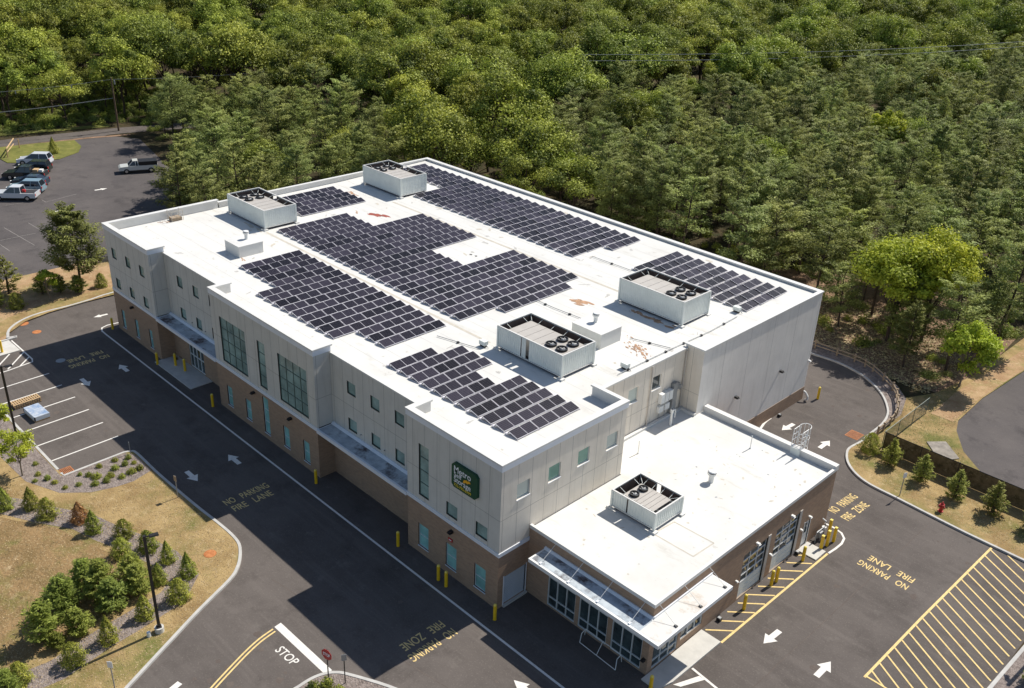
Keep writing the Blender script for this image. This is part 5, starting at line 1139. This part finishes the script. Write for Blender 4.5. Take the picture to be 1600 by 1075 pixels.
def pine(seed, H=9.5, R=2.7, nb=66, per=125, m='leaf_pine', base=.22, irregular=.3, ls=.40, bark='bark', flat=.12):
    rng = np.random.default_rng(seed); cen = []; nr = []; ax = []; tn = []; limbs = []
    for k in range(nb):
        u = (k+rng.random())/nb; z = H*(base+(1-base)*u); L = R*(1-u**1.6*.88)*rng.uniform(1-irregular, 1+irregular*.6)
        if u < .15: L *= rng.uniform(.4, 1)
        th = k*2.399+rng.normal()*.35; rise = flat+.45*u+rng.normal()*.08
        d = np.array([math.cos(th), math.sin(th), rise]); d /= np.linalg.norm(d); s = np.array([-math.sin(th), math.cos(th), 0])
        n = max(14, int(per*(L/R)))
        t = rng.uniform(.25, 1.05, n)**.8; w_ = rng.normal(size=n)*.26*L*(1.1-t*.5)
        p = np.array([0, 0, z])+d*(t*L)[:, None]+s*w_[:, None]+np.array([0, 0, 1])*(rng.normal(size=n)*.09+.16*t*L*.3)[:, None]
        a = d*rng.uniform(.6, 1, n)[:, None]+s*(np.sign(w_)*rng.uniform(.2, 1, n))[:, None]+np.array([0, 0, 1])*rng.uniform(-.05, .5, n)[:, None]
        cen.append(p); ax.append(a); nr.append(rng.normal(size=(n, 3))*.38+np.array([0, .25, 1.])); tn.append(np.full(n, rng.uniform(.2, .7))+rng.normal(size=n)*.2+t*.15)
        if k % 2 == 0: limbs.append(((0, 0, z), tuple(np.array([0, 0, z])+d*L*.85), .024))
    cen = np.concatenate(cen); nr = np.concatenate(nr); ax = np.concatenate(ax); tn = np.concatenate(tn)
    me = leaf_mesh('crown', cen, nr, rng.uniform(.6, 1.4, len(cen))*ls, rng.uniform(.2, .45, len(cen)), tn, m, rng, ax)
    return me, trunk_mesh(H*.97, .15, limbs, bark, rng, .008)
def pine2(seed, H=9.5, R=3.0, nb=34, per=120, m='leaf_pine', base=.30, ls=.36, irr=.25, fl=.30):
    """layered, round-topped pine: flattened needle clumps at the branch ends"""
    rng = np.random.default_rng(seed); cen = []; nr = []; ax = []; tn = []; limbs = []
    off = rng.normal(size=2)*.25
    for k in range(nb):
        u = (k+rng.random())/nb; z = H*(base+(1-base)*u*.97); prof = math.sqrt(max(.02, 1-((u-.28)/.76)**2))
        L = R*prof*rng.uniform(1-irr, 1+irr*.5); th = k*2.399+rng.normal()*.4
        d = np.array([math.cos(th), math.sin(th), .16+.3*u]); s = np.array([-math.sin(th), math.cos(th), 0]); f = rng.uniform(.5, .78)
        c = np.array([off[0]*u, off[1]*u, z])+d*L*f; a1, a2, a3 = max(.5, L*.42), max(.45, L*.36), max(.22, L*fl*.5)
        q = rng.normal(size=(per, 3)); q /= np.linalg.norm(q, axis=1, keepdims=True); q *= rng.uniform(.35, 1.1, (per, 1))
        p = c+np.outer(q[:, 0]*a1, d)+np.outer(q[:, 1]*a2, s); p[:, 2] += q[:, 2]*a3+.12*a1*(q[:, 0]**2+q[:, 1]**2)
        cen.append(p); nr.append(rng.normal(size=(per, 3))*.45+np.array([0, .2, 1.])+np.outer(q[:, 0], d)*.5); ax.append(np.outer(q[:, 0]+.3, d)+np.outer(q[:, 1], s)+rng.normal(size=(per, 3))*.35)
        tn.append(np.full(per, rng.uniform(.15, .75))+rng.normal(size=per)*.2+q[:, 2]*.2); limbs.append(((off[0]*u*.6, off[1]*u*.6, z-.25), tuple(c), .03))
    cen = np.concatenate(cen); nr = np.concatenate(nr); ax = np.concatenate(ax); tn = np.concatenate(tn)
    return leaf_mesh('crown', cen, nr, rng.uniform(.6, 1.4, len(cen))*ls, rng.uniform(.22, .5, len(cen)), tn, m, rng, ax), trunk_mesh(H*.95, .15, limbs, 'bark', rng, .01)
def shrub(seed, H=2.2, R=.85, n=2600, m='leaf_shrub', ls=.13, cone=.75, asp=(.35, .7)):
    rng = np.random.default_rng(seed); u = rng.random(n)**1.25; th = rng.uniform(0, 2*math.pi, n)
    lob = 1+.16*np.sin(th*5+u*9+seed)+.12*np.sin(th*3-u*14)+.10*np.sin(u*30+th*2)
    r = R*lob*np.clip(np.minimum((1-u)**cone*1.12, .62+u*2.2), .02, 1)*rng.uniform(.62, 1.1, n)
    cen = np.stack([r*np.cos(th), r*np.sin(th), u*H+rng.normal(size=n)*.04+.04], 1)
    nr = np.stack([np.cos(th), np.sin(th), np.full(n, .45)], 1)+rng.normal(size=(n, 3))*.5
    ax = np.stack([np.cos(th)*.7, np.sin(th)*.7, np.full(n, .8)], 1)+rng.normal(size=(n, 3))*.5
    tn = .45+.3*np.sin(th*5+u*9+seed)+rng.normal(size=n)*.2+.15*u
    return leaf_mesh('foliage', cen, nr, rng.uniform(.6, 1.5, n)*ls, rng.uniform(*asp, n), tn, m, rng, ax), trunk_mesh(H*.6, .05, [], 'bark', rng)
def lowplant(seed, H=.55, R=.45, n=420, m='leaf_shrub', ls=.14):
    rng = np.random.default_rng(seed); q = rng.normal(size=(n, 3)); q /= np.linalg.norm(q, axis=1, keepdims=True); q[:, 2] = abs(q[:, 2])
    cen = q*rng.uniform(.3, 1.05, (n, 1))*np.array([R, R, H]); return leaf_mesh('foliage', cen, q+rng.normal(size=q.shape)*.5, rng.uniform(.5, 1.4, n)*ls, rng.uniform(.4, .8, n), .5+rng.normal(size=n)*.25, m, rng), None
def tree_obj(name, meshes, loc, sc, rz, lab, cat, group=None, crown='crown', tilt=0.0):
    t = bpy.data.objects.new(name, None); C.objects.link(t); t.location = loc; t.scale = sc if isinstance(sc, tuple) else (sc, sc, sc)
    t.rotation_euler = (tilt*math.cos(rz*3), tilt*math.sin(rz*3), rz); t['label'] = lab; t['category'] = cat
    if group: t['group'] = group
    o = bpy.data.objects.new(crown, meshes[0]); C.objects.link(o); o.parent = t
    if meshes[1]: o = bpy.data.objects.new('trunk', meshes[1]); C.objects.link(o); o.parent = t
    return t
PINES = [pine2(11, per=210, ls=.27), pine2(12, 10.5, 2.7, 40, 200, ls=.27), pine2(13, 8.5, 3.2, 34, 220, fl=.22, ls=.27), pine2(14, 9.8, 2.6, 28, 210, irr=.5, ls=.27), pine2(15, 10, 3.4, 42, 210, irr=.45, ls=.27), pine(16, 9.0, 2.7, 60, 210, ls=.30), pine2(17, 10.8, 2.3, 30, 170, irr=.55, ls=.26, base=.4)]
DECID = [decid(21, 11.5, 4.9, 28, 430, .31), decid(22, 13, 5.4, 34, 400, .31), decid(23, 11, 4.6, 24, 450, .30), decid(24, 13, 4.6, 28, 420, .31), decid(25, 12, 5.9, 36, 400, .32)]
rnd = random.Random(7)

def inside(x, y, poly):
    c = False; n = len(poly); j = n-1
    for i in range(n):
        if (poly[i][1] > y) != (poly[j][1] > y) and x < (poly[j][0]-poly[i][0])*(y-poly[i][1])/(poly[j][1]-poly[i][1])+poly[i][0]: c = not c
        j = i
    return c
FOREST = [(7.2, 53), (7.0, 60), (7.6, 75), (8.5, 110), (10, 300), (-20, 420), (-150, 420), (-330, 120), (-330, 30), (-141.5, -12), (-140, 8), (-138, 20), (-134, 38), (-124, 37), (-106.5, 33.5), (-97, 28.5), (-89, 24), (-82.5, 20.5), (-75, 15), (-67, 12), (-65, 25), (-65, 45), (-55, 53.5), (-20, 54.5), (-10, 57), (-6, 55), (0, 54), (4, 53)]
DEC = [(-62, 41), (-52, 44), (-45, 49), (-44, 58), (-60, 66), (-74, 83), (-84, 111), (-76, 121), (-64, 119), (-66, 161), (-58, 181), (-52, 250), (-30, 420), (-400, 420), (-400, -60), (-136, -60), (-133, 38), (-132, 50), (-117, 58), (-102, 61), (-90, 60), (-74, 53), (-66, 47)]
CLEAR = [(-128, 34), (-134, 38), (-126, 62), (-121, 62)]
def view(x, y, z):
    d = Vector((x-CAM[0], y-CAM[1], z-CAM[2])); f = d.dot(fw)
    if f <= 1: return None
    return 800+1479.5*d.dot(r2)/f, 537.5-1479.5*d.dot(u2)/f, f
cand = []
def scatter(step, want_dec, jit=.42):
    y = -60.0
    while y < 420:
        x = -330.0
        while x < 12:
            px_, py_ = x+rnd.uniform(-jit, jit)*step, y+rnd.uniform(-jit, jit)*step
            x += step
            if not inside(px_, py_, FOREST): continue
            dd = inside(px_, py_, DEC)
            if dd != want_dec: continue
            if inside(px_, py_, CLEAR): continue
            v = view(px_, py_, 8)
            if v is None or not (-160 < v[0] < 1760 and -140 < v[1] < 1200): continue
            cand.append((px_, py_, v[2], want_dec, v[0], v[1]))
        y += step
scatter(4.9, False); scatter(8.0, True)
cand.sort(key=lambda q: q[2])
def zone(u, v):
    a = ['parked cars', 'silver pickup', 'left roof end', 'left cooling unit', 'rear cooling unit', 'rear roof corner', 'long solar array', 'rear right solar array', 'rear right roof corner', 'right turning area', 'right sandy verge'][sum(u > k for k in (130, 240, 340, 480, 620, 780, 960, 1130, 1290, 1440))]
    d = ['top edge', 'far back', 'halfway back', 'nearer', 'front row'][sum(v > k for k in (45, 100, 160, 240))]
    return ', '+d+', above the '+a
TL = {}
rest = {False: [], True: []}; cnt = {False: 0, True: 0}
for x, y, f, dec, u, v in cand:
    vis = -30 < u < 1630 and -60 < v
    if not dec and rnd.random() < .055 and not (y < 60 and x > -20): dec2 = True
    else: dec2 = dec
    if dec and y > 60 and rnd.random() < .02: dec2 = False
    if dec2:
        k = rnd.randrange(len(DECID)); me = DECID[k]; s = rnd.choice((rnd.uniform(.68, .95), rnd.uniform(.95, 1.3)))*(1.0 if dec else .72); nm, H = 'broadleaf_tree', 11
        lab = ('round', 'tall full', 'small rounded', 'narrow', 'broad spreading')[k]+' broadleaf tree'+zone(u, v)
    else:
        k = rnd.randrange(len(PINES)); me = PINES[k]; s = rnd.uniform(.66, 1.24)
        if y < 60 or x > 0: s *= .95
        nm = 'pine_tree'; lab = ('conical', 'tall slender', 'flat-branched', 'ragged thin', 'broad irregular', 'pointed', 'bare-stemmed')[k]+' pine'+zone(u, v)
    rz = rnd.uniform(0, 6.28)
    if vis and cnt[dec2] < 300:
        cnt[dec2] += 1
        TL.setdefault(lab, []).append((u, tree_obj(nm, me, (x, y, -.1), (s*rnd.uniform(.9, 1.1), s*rnd.uniform(.9, 1.1), s), rz, lab, 'tree', 'broadleaf trees of the wood' if dec2 else 'pine trees of the wood', tilt=.05)))
    else: rest[dec2].append((x, y, s, rz))
ORD = ['leftmost', 'second', 'third', 'fourth', 'fifth', 'sixth', 'seventh', 'eighth', 'ninth', 'tenth', 'eleventh', 'twelfth']
for lab, L_ in TL.items():
    if len(L_) > 1:
        L_.sort(key=lambda q: q[0])
        for i, (u, o) in enumerate(L_): o['label'] = lab+', '+(ORD[i] if i == 0 else ORD[min(i, 11)]+' from left')
def stuff_trees(name, pts, protos, lab):
    col = bpy.data.collections.new(name+'_sources')
    for i, (cm, tm) in enumerate(protos):
        vs_ = []; o = bpy.data.objects.new('tree_source', cm); col.objects.link(o)
    me = bpy.data.meshes.new(name); me.vertices.add(len(pts)); me.vertices.foreach_set('co', [c for p in pts for c in (p[0], p[1], -.1)])
    for an, vals in (('sc', [p[2] for p in pts]), ('rz', [p[3] for p in pts])):
        a = me.attributes.new(an, 'FLOAT', 'POINT'); a.data.foreach_set('value', vals)
    o = bpy.data.objects.new(name, me); C.objects.link(o); o['kind'] = 'stuff'; o['label'] = lab; o['category'] = 'wood'
    ng = bpy.data.node_groups.new(name, 'GeometryNodeTree'); ng.interface.new_socket('Geometry', in_out='INPUT', socket_type='NodeSocketGeometry'); ng.interface.new_socket('Geometry', in_out='OUTPUT', socket_type='NodeSocketGeometry')
    N = ng.nodes; L = ng.links; gi = N.new('NodeGroupInput'); go = N.new('NodeGroupOutput'); ip = N.new('GeometryNodeInstanceOnPoints'); ci = N.new('GeometryNodeCollectionInfo')
    ci.inputs['Collection'].default_value = col; ci.inputs['Separate Children'].default_value = True; ci.inputs['Reset Children'].default_value = True
    mp = N.new('GeometryNodeMeshToPoints')
    ip.inputs['Pick Instance'].default_value = True
    L.new(gi.outputs[0], mp.inputs[0]); L.new(mp.outputs[0], ip.inputs['Points']); L.new(ci.outputs[0], ip.inputs['Instance'])
    a1 = N.new('GeometryNodeInputNamedAttribute'); a1.data_type = 'FLOAT'; a1.inputs[0].default_value = 'sc'; L.new(a1.outputs[0], ip.inputs['Scale'])
    a2 = N.new('GeometryNodeInputNamedAttribute'); a2.data_type = 'FLOAT'; a2.inputs[0].default_value = 'rz'
    cx = N.new('ShaderNodeCombineXYZ'); L.new(a2.outputs[0], cx.inputs[2]); L.new(cx.outputs[0], ip.inputs['Rotation'])
    L.new(ip.outputs[0], go.inputs[0]); md = o.modifiers.new('trees', 'NODES'); md.node_group = ng
if rest[False]: stuff_trees('distant_pine_wood', rest[False], PINES, 'mass of distant olive green pines in the wood')
if rest[True]: stuff_trees('distant_broadleaf_wood', rest[True], DECID, 'mass of distant bright green broadleaf trees reaching the top of the photo')
print('trees', cnt, len(rest[False]), len(rest[True]))
# understorey
ULOC = []
US = [lowplant(31, 1.3, 1.1, 520, 'leaf_dark', .24), lowplant(32, .9, 1.2, 420, 'leaf_pine', .22), lowplant(33, 1.5, .9, 480, 'leaf_decid', .22)]
def understorey():
    pts = []
    for i in range(3200):
        x, y = (rnd.uniform(-140, 8), rnd.uniform(14, 110)) if i % 2 else (rnd.uniform(-175, -134), rnd.uniform(-15, 60))
        if inside(x, y, FOREST): pts.append((x, y, rnd.uniform(.4, 1.0), rnd.uniform(0, 6.28)))
    stuff_trees('undergrowth', pts, US, 'low undergrowth between the trunks of the wood')
understorey()
# named single trees and shrubs
maple = decid(41, 6.4, 2.4, 34, 330, .25, 'leaf_bright', .32)
tree_obj('maple_tree', maple, (7.6, 53.6, 0), 1.0, 1.0, 'small bright yellow-green broadleaf tree by the sandy verge right of the turning area', 'tree')
bigm = decid(42, 11, 3.9, 46, 400, .28, 'leaf_bright', .35)
tree_obj('maple_tree', bigm, (-1.8, 58.2, 0), (1.1, 1.1, .98), 2.0, 'tall maple with bright yellow-green top among the pines at the right', 'tree')
tree_obj('maple_tree', bigm, (.6, 61.0, 0), (1.0, 1.0, 1.08), 4.2, 'second bright yellow-green topped maple, just behind the first at the right', 'tree')
b2 = decid(43, 9.5, 2.6, 26, 300, .29, 'leaf_bright', .4)
for x, y, s, lab in ((-33.5, 121, 1.1, 'bright green tree standing out alone among the far right pines'), (-52, 62, .95, 'pale yellow-green tree among the pines behind the middle of the roof'), (-70.5, 52, .85, 'bright green tree behind the rear left cooling unit')):
    tree_obj('broadleaf_tree', b2, (x, y, 0), s, x, lab, 'tree')
lone = pine2(51, 8.9, 3.1, 46, 380, 'leaf_pine', .24, .30, .35, .42)
tree_obj('pine_tree', lone, (-66.6, 1.2, 0.05), 1.0, .4, 'lone thick-trunked pine beside the left corner of the building', 'tree')
tree_obj('pine_tree', pine(52, 4.3, 1.7, 34, 110, 'leaf_shrub', .1, .3, .3), (-69.6, -5.2, 0.1), 1.0, .4, 'young pale pine in the verge at the far left', 'tree')
tree_obj('broadleaf_tree', decid(53, 3.3, 1.15, 14, 150, .24, 'leaf_bright', .4), (-65.1, -2.75, 0.1), 1.0, .4, 'small bright green sapling with a thin trunk in the left verge', 'tree')
ygt = decid(54, 3.7, 1.5, 16, 170, .17, 'leaf_bright', .35)
tree_obj('broadleaf_tree', ygt, (-34.4, -16.6, 0.12), 1.0, .4, 'young leafy yellow-green tree on the mulch in front of the parking bays', 'tree')
tree_obj('broadleaf_tree', ygt, (-40.6, -16.2, 0.12), .85, 2.4, 'young yellow-green tree at the left edge beside the light pole', 'tree')
SH = [shrub(61, 2.1, .95, 3000, cone=.5), shrub(62, 2.3, .8), shrub(63, 2.0, 1.0, 3000, cone=.42), shrub(64, 2.5, .85, m='leaf_shrub', cone=.9)]
FIR = pine(68, 2.6, 1.0, 46, 75, 'leaf_shrub', .05, .25, .2, 'bark', .15)
SB = shrub(65, 2.0, .85, m='leaf_brown'); SD = [pine(66, 2.9, 1.55, 54, 120, 'leaf_dark', .04, .35, .24, 'bark', .35), pine(67, 3.4, 1.5, 60, 115, 'leaf_dark', .04, .4, .24, 'bark', .45)]
shr = [(-29.9, -17.6, 1, 'leftmost of the two touching olive shrubs on the mulch ring'), (-28.0, -17.2, 0, 'right one of the two touching olive shrubs on the mulch ring'), (-24.3, -15.5, 1, 'small dark narrow shrub right of the browned shrub'), (-22.4, -14.2, 2, 'rounded shrub on the mulch ring, middle of the upper row'),
 (-20.0, -13.6, 0, 'shrub just upper left of the tall light pole'), (-18.0, -13.2, 3, 'bushy shrub just right of the tall light pole top'), (-15.8, -12.9, 3, 'pointed shrub at the right end of the mulch ring'), (-14.1, -14.4, 0, 'rounded shrub at the mulch ring bend near the road'), (-14.0, -16.7, 1, 'shrub left of the tall light pole foot'), (-13.5, -19.2, 3, 'pointed bright shrub below the dark shrub clump'),
 (-13.2, -21.4, 2, 'olive shrub with yellowing leaves, near the long pole shadow'), (-13.7, -24.2, 0, 'shrub at the bottom left edge of the photo'), (-31.0, -19.0, 1, 'dark shrub at the left edge below the young tree'), (-16.4, -14.6, 1, 'dark shrub hidden behind the tall light pole'), (-20.6, -15.2, 2, 'low wide shrub between the upper row and the dark clump'), (-33.4, -19.4, 3, 'dark shrub cut by the left edge under the young tree')]
for x, y, k, lab in shr: tree_obj('evergreen_shrub', SH[k], (x, y, .1), rnd.uniform(.68, .80), rnd.uniform(0, 6), lab, 'shrub', 'evergreen shrubs on the dry lawn', 'foliage')
tree_obj('evergreen_shrub', SB, (-26.1, -15.7, .1), .8, 1, 'browned orange dying shrub on the mulch ring', 'shrub', None, 'foliage')
big = [(-17.6, -20.2, 0, 1.15, 'big dark shrub, left middle of the dark clump'), (-16.1, -21.9, 1, 1.05, 'lowest big dark shrub of the clump'), (-17.4, -17.9, 1, 1.05, 'tallest big dark shrub in the middle of the clump'), (-18.9, -18.3, 0, .95, 'dark shrub at the upper left of the clump'), (-16.0, -17.8, 0, .95, 'dark shrub in the centre of the clump with arching sprays'), (-17.4, -15.9, 0, .95, 'dark shrub at the upper right of the clump'), (-16.2, -16.1, 1, .85, 'dark shrub right end of the clump, left of the pole'), (-15.3, -20.2, 0, .8, 'dark shrub in the lower right of the clump'), (-15.0, -21.6, 0, .5, 'low bright green bush at the foot of the dark clump'), (-13.4, -25.0, 0, .7, 'dark bush at the bottom left corner'), (-18.7, -20.0, 0, .8, 'dark shrub at the left tip of the clump')]
for x, y, k, s, lab in big: tree_obj('evergreen_shrub', SD[k], (x, y, .05), s*.84, rnd.uniform(0, 6), lab, 'shrub', 'big dark shrubs clumped on the lawn', 'foliage')
for i, (x, y, s) in enumerate(((7.3, 36.1, .95), (9.35, 35.6, 1.0), (12.1, 35.2, 1.0), (14.95, 34.9, 1.05), (17.75, 35.1, 1.15), (20.6, 35.2, 1.1))):
    tree_obj('evergreen_shrub', FIR if i else SH[2], (x, y, .1), (s*.9, s*.9, s*.92), i*1.3, ('round dark shrub at the corner of the screened fence', 'second evergreen in the row before the screened fence', 'third evergreen in the row before the screened fence', 'fourth evergreen in the row, up from the red hydrant', 'fifth and widest evergreen in the row before the screened fence', 'last evergreen in the row, cut by the right edge')[i], 'shrub', 'row of small evergreens before the screened fence', 'foliage')
for x, y, s, m_, lab in ((-65.4, .4, .9, 1, 'dark shrub at the foot of the lone pine'), (-65.4, 2.9, .75, 0, 'small olive shrub on the sand between the lone pine and the building'), (-65.4, -5.9, .85, 2, 'bright yellow-green shrub in the left verge'), (-67.4, -2.6, 1.0, 1, 'dark shrub behind the small green sapling'), (-67.0, -7.2, .9, 1, 'dark shrub at the far left edge of the verge'), (-121.2, 19.6, 1.0, 3, 'dark young conifer on the green grass island by the far road'), (-66.6, -1.0, .9, 1, 'dark bush between the sapling and the lone pine')):
    tree_obj('evergreen_shrub', (SD[0] if m_ == 1 else SH[m_]), (x, y, .1), s if m_ != 1 else s*.75, x, lab, 'shrub', None, 'foliage')
for x, y, s, lab in ((26.0, 19.2, .9, 'green bush on the mulch at the bottom right corner'), (27.2, 22.0, .8, 'green bush at the right edge on the mulch strip')): tree_obj('evergreen_shrub', SD[0], (x, y, .1), s*.5, x, lab, 'shrub', None, 'foliage')
LP = [lowplant(71), lowplant(72, .5, .5), lowplant(73, .6, .38, m='leaf_dark'), lowplant(74, .45, .42, 380, 'leaf_shrub', .12)]
low = [(-31.77, -11.88), (-31.85, -10.63), (-31.46, -9.73), (-30.56, -9.7), (-29.5, -9.73), (-29.46, -10.4), (-30.78, -10.3), (-29.31, -11.2), (-30.75, -11.1), (-30.02, -11.8), (-29.56, -12.3), (-29.7, -13.1), (-31.14, -12.95), (-30.57, -12.6), (-31.66, -13.4), (-30.43, -14.0), (-30.71, -14.9), (-31.86, -15.2), (-32.68, -15.4), (-33.71, -15.7), (-35.26, -15.3), (-37.0, -15.6), (-38.3, -15.2), (-33.0, -16.2)]
for i, (x, y) in enumerate(low): tree_obj('bedding_plant', LP[i % 4], (x, y, .13), rnd.uniform(.5, .85), i, ('low green plant', 'low spreading green plant', 'small dark green plant', 'small yellow-green plant')[i % 4]+' in the mulch bed, '+('near the kerb corner', 'upper middle', 'left of the middle', 'right edge', 'lower middle', 'far left end')[i//4]+('' if i % 8 < 4 else ', shaded side'), 'plant', 'small plants on the mulch bed', 'foliage')
for i, (x, y) in enumerate(((-1.9, -11.6), (-1.0, -11.4), (-.6, -12.2), (-2.2, -12.4), (.3, -10.6), (1.2, -10.2))): tree_obj('bedding_plant', LP[(i*3) % 4], (x, y, .13), 1.0, i, ('low green plant just left behind the stop sign', 'low plant between the stop sign and the thin dark post', 'low plant below the thin dark post at the bottom edge', 'low plant at the lower left corner of the kerb behind the stop sign', 'low plant right of the thin dark post', 'low plant farthest right along the bottom kerb')[i], 'plant', 'small plants behind the stop sign', 'foliage')
bs = shrub(75, 2.4, 2.0, 4200, 'leaf_bright', .22, .45)
tree_obj('evergreen_shrub', bs, (-68.5, 13.8, 0), 1.1, 0, 'pale yellow-green bushy shrub behind the left roof edge', 'shrub', None, 'foliage')
# grass tufts: nobody could count them
def tufts(name, n, polyg, z, m, seed, hole=None, size=.085, lab=''):
    rng = np.random.default_rng(seed); xs = [p[0] for p in polyg]; ys = [p[1] for p in polyg]; P = []
    while len(P) < n:
        x, y = rng.uniform(min(xs), max(xs)), rng.uniform(min(ys), max(ys))
        if inside(x, y, polyg): P.append((x, y, z+.022))
    P = np.array(P); k = len(P); nr = rng.normal(size=(k, 3))*.35; nr[:, 2] += 1.
    me = leaf_mesh(name, P, nr, rng.uniform(.5, 1.5, k)*size, rng.uniform(.3, .7, k), rng.random(k), m, rng, rng.normal(size=(k, 3))*np.array([1, 1, .25]))
    o = bpy.data.objects.new(name, me); C.objects.link(o); o['kind'] = 'stuff'; o['label'] = lab; o['category'] = 'grass'
M['blade'] = leafmat('dry grass blades', (0.36, 0.27, 0.13), (0.58, 0.46, 0.26), 0.0, .2); M['blade_green'] = leafmat('green grass blades', (0.10, 0.115, 0.03), (0.2, 0.2, 0.06), 0.0, .2)
tufts('grass_tufts', 26000, [(-34, -17), (-28.5, -16), (-28, -9.2), (-16.5, -9), (-14, -11), (-11.5, -16.5), (-9.6, -20), (-12, -28), (-34, -28)], .11, 'blade', 5, lab='dry grass blades of the left lawn')
tufts('grass_tufts', 5000, [(6.6, 37), (6.5, 34.5), (8.4, 32.4), (24, 31.4), (24, 37)], .11, 'blade', 6, lab='dry grass blades of the strip with small evergreens')
tufts('grass_tufts', 4500, [(6.8, 38), (16, 38.5), (10.5, 44), (9.8, 52), (7.6, 54), (5.4, 47.5)], .11, 'blade_green', 8, lab='rough grass behind the turning area')
tufts('forest_litter', 9000, [(-12, 52), (6, 50), (7, 60), (-6, 66), (-14, 62)], -.05, 'blade', 9, size=.3, lab='dead twigs and leaves on the bare ground at the edge of the wood')
